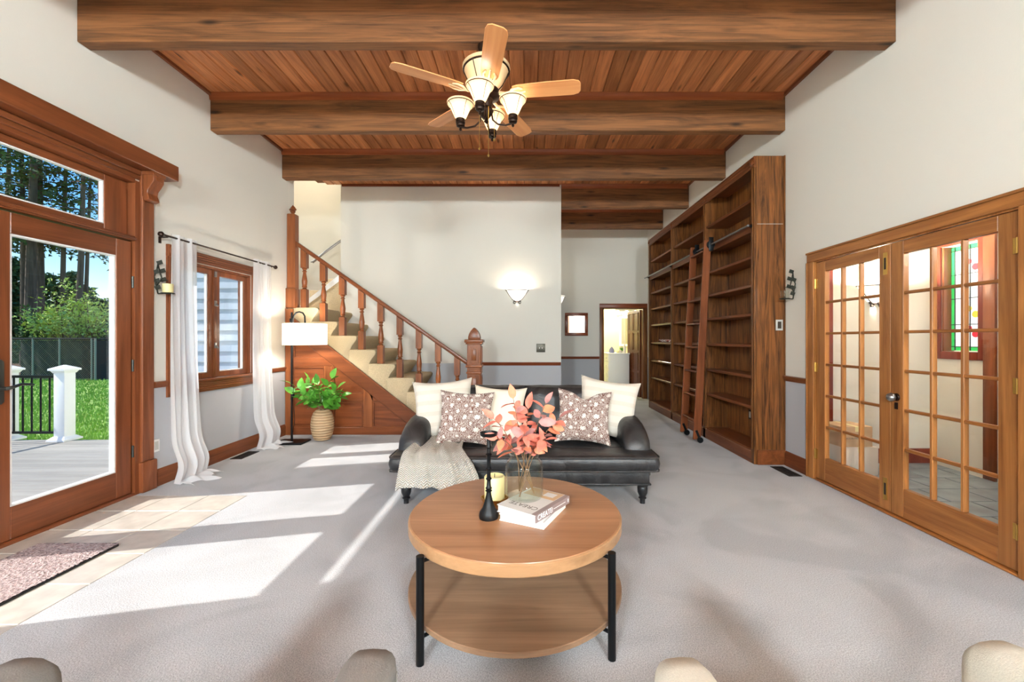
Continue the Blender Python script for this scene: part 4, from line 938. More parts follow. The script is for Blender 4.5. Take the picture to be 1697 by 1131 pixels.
for x in (-.97, .97):
    for y in (3.47, 4.22): part('leg', MB().lathe([(r_, z) for r_, z in lg][::-1], (x, y, .001), 18), 'black_wood', SF)
# pillows
def pillow(loc, size, T, mat, lean, roll, yaw, label, dent=0.):
    me = cushion_mesh(size, size, T, 22, .12, dent).mesh('throw_pillow', smooth=80); me.materials.append(MATS[mat])
    o = D.objects.new('throw_pillow', me); COL.objects.link(o); o.location = loc
    o.rotation_mode = 'ZYX'; o.rotation_mode = 'XYZ'
    o.rotation_euler = (Matrix.Rotation(math.radians(yaw), 4, 'Z') @ Matrix.Rotation(math.radians(-lean), 4, 'X') @ Matrix.Rotation(math.radians(roll), 4, 'Y')).to_euler()
    return tag(o, label, 'pillow', 'throw pillows on the sofa')
pillow((-.76, 3.97, .695), .57, .085, 'pillow_cream', 22, -4, 6, 'cream woven pillow with ribbed bands against the sofa arm under the staircase')
pillow((-.24, 3.93, .665), .50, .08, 'pillow_plain', 20, 3, -4, 'plain pale cream pillow with piping behind the candlestick')
pillow((-.52, 3.74, .655), .49, .075, 'pillow_floral', 24, 3, 4, 'brown and white floral pillow resting on the knit throw')
pillow((.78, 3.98, .70), .57, .085, 'pillow_cream', 20, 8, -8, 'cream woven pillow propped against the arm nearest the bookcase')
pillow((.53, 3.77, .66), .49, .075, 'pillow_floral', 24, 4, -4, 'brown and white floral pillow with creased top edge on bare leather', .07)
# throw blanket
path = [(4.0, .475), (3.9, .46), (3.75, .448), (3.6, .442), (3.45, .436), (3.375, .43), (3.335, .40), (3.325, .36), (3.32, .30), (3.318, .24), (3.315, .165)]
def thr(u, v):
    s = v*(len(path)-1); i = min(int(s), len(path)-2); q = s-i
    y = path[i][0]*(1-q)+path[i+1][0]*q; z = path[i][1]*(1-q)+path[i+1][1]*q
    xa = -.93+(-.07)*v; xb = -.50+.10*v-.06*math.sin(v*5)
    x = xa+(xb-xa)*u
    fold = math.sin(u*19+v*2.5)*.6+math.sin(u*33-v*3)*.35
    hang = max(0, (v-.5)/.5)
    y -= (fold+.85)*.03*hang; z += (.02*(fold+.6)*(1-hang)+.006) + (.03*math.sin(u*5+1)*v if v > .9 else 0)*0
    if v > .95: z += .02*math.sin(u*6)
    return Vector((x, y, z))
m = MB().grid(thr, 70, 60, True)
tb = D.objects.new('throw_blanket', m.mesh('throw_blanket', recalc=False, smooth=80)); COL.objects.link(tb); tb.data.materials.append(MATS['throw_knit'])
so_ = tb.modifiers.new('thick', 'SOLIDIFY'); so_.thickness = .012; so_.offset = 1
tag(tb, 'cream chevron knit throw draped over the sofa seat front', 'blanket')

# ------------------------------------------------------------------ coffee table and things on it
TC = Vector((-.045, 2.14, 0)); TR = .525; TZ = .484
CT = thing('coffee_table', tuple(TC), 'round two-tier wooden coffee table with black metal legs', 'table')
part('tabletop', MB().lathe([(TR-.006, TZ-.006), (TR-.009, TZ)], TC, 72), 'table_top', CT)
part('rim', MB().lathe([(TR-.012, TZ-.055), (TR-.004, TZ-.055), (TR, TZ-.05), (TR, TZ-.008), (TR-.005, TZ-.003), (TR-.009, TZ-.0035)], TC, 72), 'table_rim', CT)
part('lower_shelf', MB().lathe([(TR-.004, .12), (TR, .123), (TR, .142), (TR-.004, .145)], TC, 72), 'table_low', CT)
for a in (225.5, 318.5, 45.5, 138.5):
    u = Vector((math.cos(math.radians(a)), math.sin(math.radians(a)), 0)); P = TC+u*(TR+.026)
    l = part('leg', MB().cyl(P+Vector((0, 0, .001)), P+Vector((0, 0, TZ-.035)), .017, n=16), 'black_metal', CT)
    for z in (TZ-.075 if False else TZ-.06, .11): part('bracket', MB().cyl(P+Vector((0, 0, z)), P-u*.07+Vector((0, 0, z)), .008, n=8), 'black_metal', l)
cs = thing('candlestick', (-.172, 2.04, TZ), 'tall black turned candlestick on the coffee table', 'candlestick')
pr = [(.046, 0), (.048, .012), (.044, .03), (.03, .05), (.02, .08), (.013, .11), (.011, .125), (.017, .13), (.011, .136), (.016, .143), (.011, .15), (.009, .18), (.015, .188), (.009, .196), (.009, .23), (.015, .237), (.009, .245), (.009, .29), (.012, .30), (.017, .306), (.010, .313), (.009, .335), (.014, .34), (.010, .347), (.010, .385), (.02, .392)]
part('stem', MB().lathe([(r_, z+TZ+.0005) for r_, z in pr], (-.172, 2.04, 0), 24), 'black_metal', cs)
part('drip_cup', MB().lathe([(.012, .390), (.03, .392), (.040, .398), (.043, .413), (.040, .413), (.036, .402), (.002, .400)], (-.172, 2.04, TZ), 24), 'black_metal', cs)
tray = thing('candle_tray', (-.158, 2.235, TZ), 'low faceted brass tray under the pillar candle', 'tray')
part('dish', MB().lathe([(.062, 0.0005), (.075, .03), (.072, .03), (.060, .006), (.002, .006)], (-.158, 2.235, TZ), 6), 'brass', tray, smooth=0)
cn = thing('pillar_candle', (-.158, 2.235, TZ+.007), 'pale yellow pillar candle behind the candlestick', 'candle')
part('wax', MB().lathe([(.052, 0), (.054, .004), (.054, .128), (.050, .134), (.04, .128), (.002, .124)], (-.158, 2.235, TZ+.007), 28), 'candle_wax', cn)
part('wick', MB().cyl((-.158, 2.235, TZ+.13), (-.157, 2.235, TZ+.152), .0018, n=6), 'wick', cn)
# books
def book(name, c, rz, w_, h_, th, label, cover, spine):
    b = thing(name, c, label, 'book', 'books on the coffee table', rz=rz)     # local x: along spine, spine on -y side
    lpart('cover', MB().box(-w_/2, w_/2, -h_/2, h_/2, th-.003, th), cover, b).data
    lpart('cover', MB().box(-w_/2, w_/2, -h_/2, h_/2, .0005, .0035), cover, b)
    lpart('spine', MB().box(-w_/2, w_/2, -h_/2-.001, -h_/2+.003, .0005, th), spine, b)
    lpart('pages', MB().box(-w_/2+.004, w_/2-.004, -h_/2+.003, h_/2-.004, .0035, th-.003), 'page_white', b)
    return b
b1c = Vector((.045, 2.085, TZ)); b1 = book('coffee_table_book', tuple(b1c), math.radians(64), .28, .23, .032, 'white hardback book at the bottom of the coffee table stack', 'page_white', 'page_white')
bang = math.atan2(.243, .178)
b2 = book('coffee_table_book', (.048, 2.085, TZ+.0325), bang, .30, .225, .036, 'grey hardback book titled CREATE lying on top of the white book', 'cover_grey', 'spine_mauve')
text_part('lettering', 'CREATE', .034, Matrix.Translation((-.075, -.1140, .0185)) @ Matrix.Rotation(PI/2, 4, 'X'), 'print_white', b2)
lpart('spine_line', MB().box(.0, .11, -.1142, -.1138, .017, .0195), 'print_white', b2)
lpart('spine_mark', MB().box(-.012, -.009, -.1142, -.1138, .008, .028), 'print_white', b2)
lpart('spine_mark', MB().box(.132, .140, -.1142, -.1138, .010, .026), 'print_white', b2)
text_part('lettering', 'CREATE', .045, Matrix.Translation((-.085, .0, .0362)) @ Matrix.Rotation(PI/2, 4, 'Z'), 'print_dark', b2)
lpart('spine_wrap', MB().box(-.15, .15, -.1125, -.088, .036, .0363), 'spine_mauve', b2)
lpart('cover_photo', MB().box(.045, .145, -.085, .10, .036, .0363), 'print_tan', b2)
lpart('cover_photo', MB().box(.075, .125, -.06, .0, .0363, .0365), 'cover_grey', b2)
# glass jar with coral branches
JX, JY, JZ = 0.0, 2.12, TZ+.0690
jar = thing('glass_jar', (JX, JY, JZ), 'clear glass jar vase standing on the stacked books', 'vase')
part('body', MB().lathe([(.07, .002), (.086, .004), (.093, .015), (.095, .03), (.095, .155), (.088, .18), (.073, .195), (.071, .205), (.076, .215), (.076, .222), (.072, .222), (.068, .207), (.069, .195), (.084, .178), (.091, .155), (.091, .03), (.084, .012), (.002, .012)], (JX, JY, JZ), 40), 'jar_glass', jar)
def leaf_me(name, L, W, mat, curl=.25):
    m = MB(); n = 7; vs = []; fs = []
    for i in range(n):
        q = i/(n-1); w_ = W/2*math.sin(PI*min(1, q**.8))**.8 if 0 < i < n-1 else .0008
        z = -curl*L*q*q
        vs += [(q*L, -w_, z+.18*w_), (q*L, 0, z-.05*w_), (q*L, w_, z+.18*w_)]
    for i in range(n-1):
        for k in (0, 1): fs.append((i*3+k, i*3+k+1, i*3+k+4, i*3+k+3))
    m.add(vs, fs); me = m.mesh(name, recalc=False, smooth=80); me.materials.append(MATS[mat]); return me
def sprig(parent, pts, leaves, mes, t0=.45, smin=.8, smax=1.15, stem_r=.003, mat='stem_brown', tipup=.4):
    pts = [Vector(p) for p in pts]
    fine = []
    for i in range(len(pts)-1):
        for k in range(5): fine.append(pts[i].lerp(pts[i+1], k/5))
    fine.append(pts[-1])
    for _ in range(3): fine = [fine[0]]+[(fine[i-1]+fine[i]*2+fine[i+1])/4 for i in range(1, len(fine)-1)]+[fine[-1]]
    part('stem', MB().tube(fine, [stem_r*(1-.6*i/len(fine)) for i in range(len(fine))], 6), mat, parent)
    for k in range(leaves):
        q = t0+(1-t0)*(k+.5)/leaves if k < leaves-1 else 1.
        i = min(int(q*(len(fine)-1)), len(fine)-2); p = fine[i].lerp(fine[i+1], q*(len(fine)-1)-i); d = (fine[i+1]-fine[i]).normalized()
        if k == leaves-1: out = d
        else:
            a = k*2.4+random.uniform(-.5, .5); o1 = d.orthogonal().normalized(); o2 = d.cross(o1); out = (o1*math.cos(a)+o2*math.sin(a)+d*tipup).normalized()
        o = D.objects.new('leaf', random.choice(mes)); COL.objects.link(o); o.parent = parent; OFF[o.name] = OFF[parent.name].copy()
        X = out; Z = (Vector((0, -.5, 1))-X*X.dot(Vector((0, -.5, 1)))); Z = Z.normalized() if Z.length > .05 else X.orthogonal().normalized()
        Z = Matrix.Rotation(random.uniform(-.9, .9), 3, X) @ Z; Yv = Z.cross(X)
        o.rotation_euler = Matrix((X, Yv, Z)).transposed().to_euler(); o.location = p-OFF[parent.name]; s = random.uniform(smin, smax); o.scale = (s, s, s)
cm_ = [leaf_me('leaf', .085, .045, m_, c_) for m_, c_ in (('leaf_coral', .2), ('leaf_mauve', .3), ('leaf_orange', .15), ('leaf_coral', .35))]
tips = [(-.055, 2.10, 1.05), (.105, 2.08, 1.03), (.175, 2.12, .95), (-.15, 2.08, .955), (-.13, 2.03, .87), (.10, 2.04, .86), (.02, 2.16, .99), (0.0, 2.02, .90)]
slab = ['coral leafed stem rising highest from the glass jar', 'coral leafed stem with upright tip leaf leaning toward the bookcase', 'coral leafed stem arching furthest toward the floral pillow with creased top', 'coral leafed stem reaching toward the plain cream pillow', 'coral leafed stem drooping beside the candlestick', 'mauve leafed stem hanging over the jar rim above the books', 'coral leafed stem upright in the middle of the bunch', 'mauve leafed stem bending forward over the jar rim']
for k, (tp, lb) in enumerate(zip(tips, slab)):
    st = thing('coral_branch', (JX, JY, JZ+.015), lb, 'branch', 'coral stems in the glass jar')
    b = Vector((JX+.05*math.cos(k*2.1), JY+.045*math.sin(k*2.1), JZ+.016)); nk = Vector((JX+(tp[0]-JX)*.22, JY+(tp[1]-JY)*.2, JZ+.20)); T_ = Vector(tp)
    mid = nk.lerp(T_, .55)+Vector((0, 0, .03))
    sprig(st, [b, nk, mid, T_], 11, cm_, .38, .65, 1.1, .0028)

# ------------------------------------------------------------------ floor lamp, plant
LX, LY = -3.03, 5.5
FL = thing('floor_lamp', (LX, LY, 0), 'black floor lamp with white drum shade beside the stairs', 'lamp')
part('base', MB().box(LX-.17, LX+.19, LY-.13, LY+.13, .001, .022), 'black_metal', FL, bevel=.003)
part('pole', MB().cyl((LX, LY, .022), (LX, LY, 1.70), .012, n=14), 'black_metal', FL)
part('arm', MB().tube([(LX+.012, LY, 1.60), (LX+.03, LY, 1.66), (LX+.06, LY, 1.695), (LX+.10, LY, 1.705), (LX+.145, LY, 1.69), (LX+.17, LY, 1.65), (LX+.175, LY, 1.54)], .010, 10), 'black_metal', FL)
part('clamp', MB().box(LX-.02, LX+.02, LY-.02, LY+.02, 1.57, 1.62), 'black_metal', FL, bevel=.004)
part('switch', MB().cyl((LX+.025, LY-.012, .60), (LX+.025, LY-.012, .66), .016), 'black_metal', FL)
part('cord', MB().tube([(LX+.03, LY-.02, 1.3), (LX+.03, LY-.015, .66), (LX+.025, LY-.015, .55), (LX+.05, LY-.02, .3), (LX+.02, LY-.015, .12), (LX+.0, LY+.03, .03)], .003, 6), 'black_metal', FL)
sh = part('lamp_shade', MB().lathe([(.262, 1.275), (.262, 1.55), (.259, 1.55), (.259, 1.275)], (LX+.175, LY, 0), 48, caps=False), 'lamp_linen', FL)
part('shade_ring', MB().tube([(LX+.175+.10*math.cos(a), LY+.10*math.sin(a), 1.54) for a in [2*PI*i/12 for i in range(13)]], .003, 5).cyl((LX-.085, LY, 1.54), (LX+.43, LY, 1.54), .003, n=5), 'black_metal', sh)
lamp('bulb', (LX+.175, LY, 1.42), 16, (1, .93, .82), .05, FL)
VX, VY = -2.70, 5.65
pv = thing('clay_vase', (VX, VY, 0), 'ribbed tan clay floor vase beside the floor lamp', 'vase')
part('body', MB().lathe([(.075, .001), (.10, .012), (.125, .07), (.143, .16), (.146, .23), (.135, .31), (.11, .375), (.085, .40), (.068, .408), (.06, .40), (.06, .35)], (VX, VY, 0), 40), 'vase_clay', pv)
gm = [leaf_me('leaf', .125, .072, 'leaf_green', c_) for c_ in (.15, .3, .05)]
gt = [(-3.06, 5.55, .76), (-2.98, 5.5, .66), (-2.86, 5.6, .82), (-2.72, 5.55, .78), (-2.56, 5.6, .83), (-2.46, 5.55, .70), (-2.42, 5.6, .60), (-2.55, 5.5, .58), (-2.9, 5.52, .57)]
gl_ = ['leafy green branch spreading furthest toward the lamp pole', 'leafy green branch drooping in front of the lamp pole', 'leafy green branch rising tall on the lamp side of the clay vase', 'leafy green branch in the centre of the clay vase', 'tallest leafy green branch on the sofa side of the clay vase', 'leafy green branch arching toward the sofa', 'low leafy green branch nearest the sofa', 'short leafy green branch leaning forward over the clay vase', 'short leafy green branch hanging low on the lamp side']
for k, (tp, lb) in enumerate(zip(gt, gl_)):
    st = thing('green_branch', (VX, VY, .36), lb, 'branch', 'green branches in the clay vase')
    b = Vector((VX+.02*math.cos(k), VY+.02*math.sin(k), .36)); T_ = Vector(tp); mid = b.lerp(T_, .5)+Vector((0, 0, .06))
    sprig(st, [b, Vector((VX+(tp[0]-VX)*.18, VY, .44)), mid, T_], 13, gm, .32, .85, 1.3, .005, 'stem_brown', .7)

# ------------------------------------------------------------------ curtains
CR = thing('curtain_rod', (L_+.08, 4.7, 2.30), 'dark metal curtain rod with knob finials above the casement window', 'curtain rod')
part('rod', MB().cyl((L_+.08, 3.86, 2.30), (L_+.08, 5.55, 2.30), .009, n=12), 'bronze', CR)
for y, s in ((3.86, -1), (5.55, 1)):
    part('finial', MB().tube([(L_+.08, y+s*q, 2.30) for q in (0, .01, .02, .035, .05, .06)], [.012, .012, .02, .026, .02, .004], 14), 'bronze', CR)
for y in (3.90, 5.50): part('bracket', MB().cyl((L_+.08, y, 2.29), (L_+.006, y, 2.29), .006, n=8).box(L_+.001, L_+.008, y-.012, y+.012, 2.235, 2.295), 'bronze', CR)
def curtain(name, y0t, y1t, y0b, y1b, outx, pool, label, seed):
    rnd = random.Random(seed); ph = [rnd.random()*6 for _ in range(4)]
    def f(u, v):
        # v: 0 top .. 1 end of the pool on the floor
        hv = min(v/.9, 1.); z = 2.335-hv*2.318
        gather = hv**1.3; y = (y0t+(y1t-y0t)*u)*(1-gather)+(y0b+(y1b-y0b)*u)*gather
        amp = .016+.032*gather
        wv = math.sin(u*26+ph[0]+hv*.6)*.6+math.sin(u*15+ph[1]-hv*1.5)*.5+math.sin(u*41+ph[2])*.2
        x = L_+.082+outx*gather**1.5+amp*wv*(1 if hv > .03 else .8)
        if hv < .035: x = L_+.08+.016*wv
        x = max(x, L_+.04)
        bulge = math.exp(-((hv-.93)/.06)**2)*.06; x += bulge
        if v > .9:
            q = (v-.9)/.1; x += pool*q*(.7+.3*math.sin(u*9+ph[3])); z = .017+.05*math.sin(q*PI)*(.6+.4*math.sin(u*14+ph[1]))+.008*math.sin(u*30)
            y += (y1b-y0b)*.12*q*(u-.35)
        return Vector((x, y, max(z, .006)))
    o = D.objects.new(name, MB().grid(f, 110, 70).mesh(name, recalc=False, smooth=80)); COL.objects.link(o); o.data.materials.append(MATS['curtain_sheer'])
    return tag(o, label, 'curtain', 'sheer window curtains')
curtain('sheer_curtain', 3.93, 4.24, 3.86, 4.24, .07, .26, 'white sheer curtain next to the patio door casing, pooling on the carpet', 3)
curtain('sheer_curtain', 5.15, 5.49, 5.08, 5.48, .08, .20, 'white sheer curtain next to the floor lamp, pooling on the carpet', 5)

# ------------------------------------------------------------------ vine candle sconces
def vine(loc, s, label, cup):
    v_ = thing('candle_sconce', loc, label, 'sconce'); c = Vector(loc)
    P = lambda x, y, z: c+Vector((s*x, y, z))
    part('vine_stem', MB().tube([P(.02, 0, -.12), P(.03, -.03, -.05), P(.025, -.045, .03), P(.03, -.02, .10), P(.02, .0, .15), P(.02, .02, .09), P(.03, .03, .02), P(.02, .0, -.03), P(.03, -.02, -.09)], .006, 7), 'iron', v_)
    part('vine_stem', MB().tube([P(.02, .0, -.12), P(.06, .03, -.115), P(.10, .03, -.115)], .006, 7).tube([P(.02, -.02, -.02), P(.05, .03, .0), P(.05, .07, .01)], .004, 6), 'iron', v_)
    for k, (y, z) in enumerate(((-.04, .05), (.03, .07), (.0, .14), (-.03, -.03), (.04, -.01), (-.02, -.09))):
        o = part('vine_leaf', MB().add([P(.02, y, z), P(.05, y+.02, z+.015), P(.045, y+.01, z+.05), P(.02, y-.02, z+.03)], [(0, 1, 2, 3)]).add([P(.022, y, z), P(.052, y+.02, z+.015), P(.047, y+.01, z+.05), P(.022, y-.02, z+.03)], [(3, 2, 1, 0)]), 'iron', v_, recalc=False)
    part('ring', MB().tube([P(.085+.05*math.cos(a), .03+.05*math.sin(a), -.115) for a in [2*PI*i/16 for i in range(17)]], .004, 6), 'iron', v_)
    ctr = P(.085, .03, -.113)
    if cup == 'wax': solo('jar_candle', MB().lathe([(.036, 0.005), (.040, .008), (.042, .085), (.038, .085), (.036, .07), (.002, .07)], ctr, 20), 'candle_wax', tuple(ctr), 'small pale votive candle held by the vine sconce beside the window', 'candle')
    else: solo('glass_votive', MB().lathe([(.034, 0.005), (.040, .008), (.043, .085), (.040, .085), (.036, .012), (.002, .012)], ctr, 20), 'jar_glass', tuple(ctr), 'clear glass votive held by the vine sconce beside the french doors', 'votive')
vine((L_+.001, 3.86, 1.885), 1, 'iron vine candle holder on wall between patio door and window', 'wax')
vine((R_-.001, 4.37, 1.885), -1, 'iron vine candle holder on wall between bookcase and french doors', 'glass')

# ------------------------------------------------------------------ vents, mat, boxes
def vent(loc, rz, label):
    v_ = thing('floor_vent', loc, label, 'vent', rz=rz)
    lpart('frame', MB().box(-.16, .16, -.065, -.05, 0, .005).box(-.16, .16, .05, .065, 0, .005).box(-.16, -.145, -.05, .05, 0, .005).box(.145, .16, -.05, .05, 0, .005), 'vent_metal', v_)
    lpart('backing', MB().box(-.145, .145, -.05, .05, 0, .001), 'void_black', v_)
    for k in range(11): lpart('slat', MB().box(-.14+k*.027, -.13+k*.027, -.05, .05, .001, .004), 'vent_metal', v_)
    lpart('slat', MB().box(-.145, .145, -.005, .005, .001, .0045), 'vent_metal', v_)
vent((-3.24, 4.90, .001), PI/2, 'dark metal floor vent in carpet below the curtained window')
vent((2.66, 4.30, .001), PI/2, 'dark metal floor vent in carpet at the foot of the bookcase')
mt = thing('door_mat', (-2.9, 2.34, .003), 'mauve shag mat with dark binding on the tile by the patio doors', 'mat')
m = MB().grid(lambda u, v: Vector((-3.165+.52*u, 1.925+.83*v, .012+.006*random.random())), 50, 80)
part('pile', m, 'mat_shag', mt, recalc=False, smooth=80)
part('binding', MB().prism([(-3.15, 1.91), (-2.66, 1.91), (-2.635, 1.935), (-2.635, 2.745), (-2.66, 2.77), (-3.15, 2.77), (-3.175, 2.745), (-3.175, 1.935)], 'z', .0025, .0105), 'vent_metal', mt, bevel=.003)
def carton(loc, w_, d_, h_, mat, label, rz):
    b = thing('cardboard_box', loc, label, 'box', 'boxes in the foyer', rz=rz)
    lpart('carton', MB().box(-w_/2, w_/2, -d_/2, d_/2, 0, h_), mat, b, bevel=.004)
    lpart('tape', MB().box(-.02, .02, -d_/2-.001, d_/2+.001, h_-.05, h_+.001), 'candle_wax', b)
    return b
carton((3.30, 4.30, .004), .36, .30, .28, 'box_cream', 'pale carton on the foyer floor under the printed box', 0)
c2 = carton((3.27, 4.30, .285), .32, .28, .20, 'cardboard', 'printed cardboard box on top of the pale carton', .05)
for k, tx in enumerate(('PLACE IN FREEZER UPON',)): text_part('lettering', tx, .024, Matrix.Translation((0, -.1412, .085)) @ Matrix.Rotation(PI/2, 4, 'X'), 'print_dark', c2)

# ------------------------------------------------------------------ armchairs in the foreground
def armchair(loc, rz, mat, label):
    a = thing('armchair', loc, label, 'armchair', 'armchairs facing the coffee table', rz=rz)
    lpart('seat', rbox(-.32, .32, -.30, .33, .24, .42, .03), mat, a)
    lpart('base', MB().box(-.36, .36, -.36, .34, .08, .24), mat, a, bevel=.02)
    for s in (-1, 1):
        rings = []
        for y, zt, w_ in ((.40, .55, .035), (.395, .595, .048), (.37, .625, .055), (.32, .638, .058), (.1, .65, .06), (-.2, .67, .062), (-.36, .70, .062)):
            ring = []
            for k in range(16):
                q = 2*PI*k/16; ca, sa = math.cos(q), math.sin(q)
                ring.append(Vector((s*.385+math.copysign(abs(ca)**.6, ca)*w_, y, (zt-.05+.05*sa**.7) if sa > 0 else zt-.05-(zt-.15)*abs(sa)**.5)))
            rings.append(ring)
        lpart('arm', MB().loft(rings), mat, a, smooth=60)
        lpart('arm_welt', MB().tube([(s*.43, .375, .22), (s*.435, .38, .56), (s*.43, .33, .592), (s*.435, .1, .61), (s*.435, -.3, .66)], .005, 6), mat, a)
    rings = []
    for i in range(13):
        x = -.40+.8*i/12; e = abs(x)/.4
        ring = [Vector((x, -.40-.06*(1-e*e)+.06*math.cos(q)+(.03 if math.cos(q) > 0 else 0), (.40+.30*math.sin(q)*(1-.08*e**3)))) for q in [2*PI*k/16 for k in range(16)]]
        rings.append(ring)
    lpart('backrest', MB().loft(rings), mat, a, smooth=60)
    for x in (-.3, .3):
        for y in (-.3, .28): lpart('leg', MB().cyl((x, y, .001), (x, y, .085), .016, .024), 'black_wood', a)
armchair((-.725, .60, 0.0), math.radians(2), 'grey_fabric', 'grey upholstered armchair on the patio door side of the coffee table')
armchair((.76, .615, 0.0), math.radians(4), 'cream_fabric', 'cream upholstered armchair on the french door side of the coffee table')
# ------------------------------------------------------------------ outside: deck, railing, lawn, kennel, trees
GZ = -.5
struct('ground', MB().box(-80, 30, -60, 80, GZ-.2, GZ), 'lawn', 'green lawn beyond the deck', 'lawn', smooth=0)
m = MB()
for k in range(16000):
    y = 6.3+13.*random.random()**1.6; x = -y*(.86+.45*random.random())
    h_ = .05+.06*random.random(); a = random.random()*PI; dx, dy = .008*math.cos(a)*(1+y*.12), .008*math.sin(a)*(1+y*.12)
    m.add([(x-dx, y-dy, GZ), (x+dx, y+dy, GZ), (x+random.uniform(-.03, .03), y+random.uniform(-.03, .03), GZ+h_)], [(0, 1, 2)])
solo('grass', m, 'grass_blade', (0, 0, 0), 'short green grass blades growing on the lawn', 'grass', None, 'stuff', recalc=False, smooth=0)
dk = tag(D.objects.new('deck', None), 'pale grey wooden deck outside the patio doors', 'deck'); COL.objects.link(dk); OFF[dk.name] = Vector((-5.5, 3, -.06)); dk.location = (-5.5, 3, -.06)
me = MB().box(-2.2, 1.97, -.068, .068, -.03, 0).mesh('deck_board', bevel=.003, seg=1); me.materials.append(MATS['deck_wood'])
k = 0; y = -.8
while y < 5.92:
    o = D.objects.new('deck_board', me); COL.objects.link(o); o.parent = dk; OFF[o.name] = Vector(); o.location = (0, y-3, .0); y += .1415
part('fascia', MB().box(-7.7, -5.08, 5.93, 5.98, GZ, -.092).box(-7.74, -7.7, -.85, 5.98, GZ, -.061), 'deck_wood', dk)
part('joist', MB().box(-7.6, -3.53, .5, .55, GZ, -.092).box(-7.6, -3.53, 3, 3.05, GZ, -.092), 'deck_wood', dk)
DZ = -.06
def post(x, y, label):
    p = thing('deck_post', (x, y, DZ), label, 'post', 'white deck railing posts')
    h = .075
    part('sleeve', MB().box(x-h, x+h, y-h, y+h, DZ, DZ+.98), 'vinyl_white', p, bevel=.006)
    part('base_skirt', MB().prism([(-1, -1), (1, -1), (1, 1), (-1, 1)], 'z', 0, 0) if False else MB().lathe([(.165, 0.0), (.155, .02), (.125, .035), (.107, .05)], (0, 0, 0), 4), 'vinyl_white', p) if False else None
    m = MB()
    for z0, z1, a0, a1 in ((0, .025, .125, .125), (.025, .06, .12, .08)):
        m.loft([[Vector((x+sx*a0, y+sy*a0, DZ+z0)) for sx, sy in ((-1, -1), (1, -1), (1, 1), (-1, 1))], [Vector((x+sx*a1, y+sy*a1, DZ+z1)) for sx, sy in ((-1, -1), (1, -1), (1, 1), (-1, 1))]])
    part('base_skirt', m, 'vinyl_white', p, smooth=0)
    m = MB()
    for z0, z1, a0, a1 in ((.94, .975, .08, .10), (.975, 1.0, .115, .115), (1.0, 1.05, .115, .01)):
        m.loft([[Vector((x+sx*a0, y+sy*a0, DZ+z0)) for sx, sy in ((-1, -1), (1, -1), (1, 1), (-1, 1))], [Vector((x+sx*a1, y+sy*a1, DZ+z1)) for sx, sy in ((-1, -1), (1, -1), (1, 1), (-1, 1))]])
    part('cap', m, 'vinyl_white', p, smooth=0)
PY = 5.9
post(-6.42, PY, 'white deck post with pyramid cap standing at the railing end')
post(-7.22, PY, 'white deck post at the corner behind the door lever')
rl = thing('deck_railing', (-6.82, PY, DZ+.06), 'black metal railing panel between two white deck posts', 'railing')
part('top_rail', MB().box(-7.144, -6.496, PY-.022, PY+.022, DZ+.87, DZ+.905), 'black_metal', rl)
part('bottom_rail', MB().box(-7.144, -6.496, PY-.018, PY+.018, DZ+.09, DZ+.12), 'black_metal', rl)
for k in range(6): part('baluster', MB().cyl((-7.13+k*.125, PY, DZ+.12), (-7.13+k*.125, PY, DZ+.87), .011, n=8), 'black_metal', rl)
rl2 = thing('deck_railing', (-7.22, 3, DZ+.06), 'long black metal railing along the outer edge of the deck', 'railing')
part('top_rail', MB().box(-7.242, -7.198, .5, PY-.076, DZ+.87, DZ+.905), 'black_metal', rl2)
part('bottom_rail', MB().box(-7.238, -7.202, .5, PY-.076, DZ+.09, DZ+.12), 'black_metal', rl2)
for k in range(42): part('baluster', MB().cyl((-7.22, .55+k*.125, DZ+.12), (-7.22, .55+k*.125, DZ+.87), .011, n=6), 'black_metal', rl2)
# siding of the stairwell bump-out, seen through the casement window
sd = struct('wall_siding', MB().box(-5.02, -3.525, 6.045, 6.058, GZ, 4.0), 'siding_blue', 'pale blue lap siding wall outside the casement window', 'siding', smooth=0)
me = MB().prism([(0, 0), (-.030, .002), (-.030, .012), (-.006, .165), (0, .165)], 'x', -5.02, -3.525).mesh('clapboard', smooth=0); me.materials.append(MATS['siding_blue'])
z = GZ+.02
while z < 3.9:
    o = D.objects.new('clapboard', me); COL.objects.link(o); o.parent = sd; OFF[o.name] = Vector(); o.location = (0, 6.044, z); z += .15
part('corner_board', MB().box(-5.06, -4.98, 5.99, 6.044, GZ, 4.0), 'eave_white', sd)
struct('eave', MB().box(-4.02, -3.53, -7.2, 6.0, 3.02, 3.10).box(-4.06, -4.02, -7.2, 6.0, 3.0, 3.16), 'eave_white', 'white roof eave and gutter outside above the transom', 'eave', smooth=0)
struct('roof', MB().box(-4.02, 4.8, -7.3, 6.0, 4.12, 4.2).box(.507, 4.8, 6.0, 12.6, 4.12, 4.2), 'vent_metal', 'flat dark roof slab above the living room ceiling', 'roof', smooth=0)
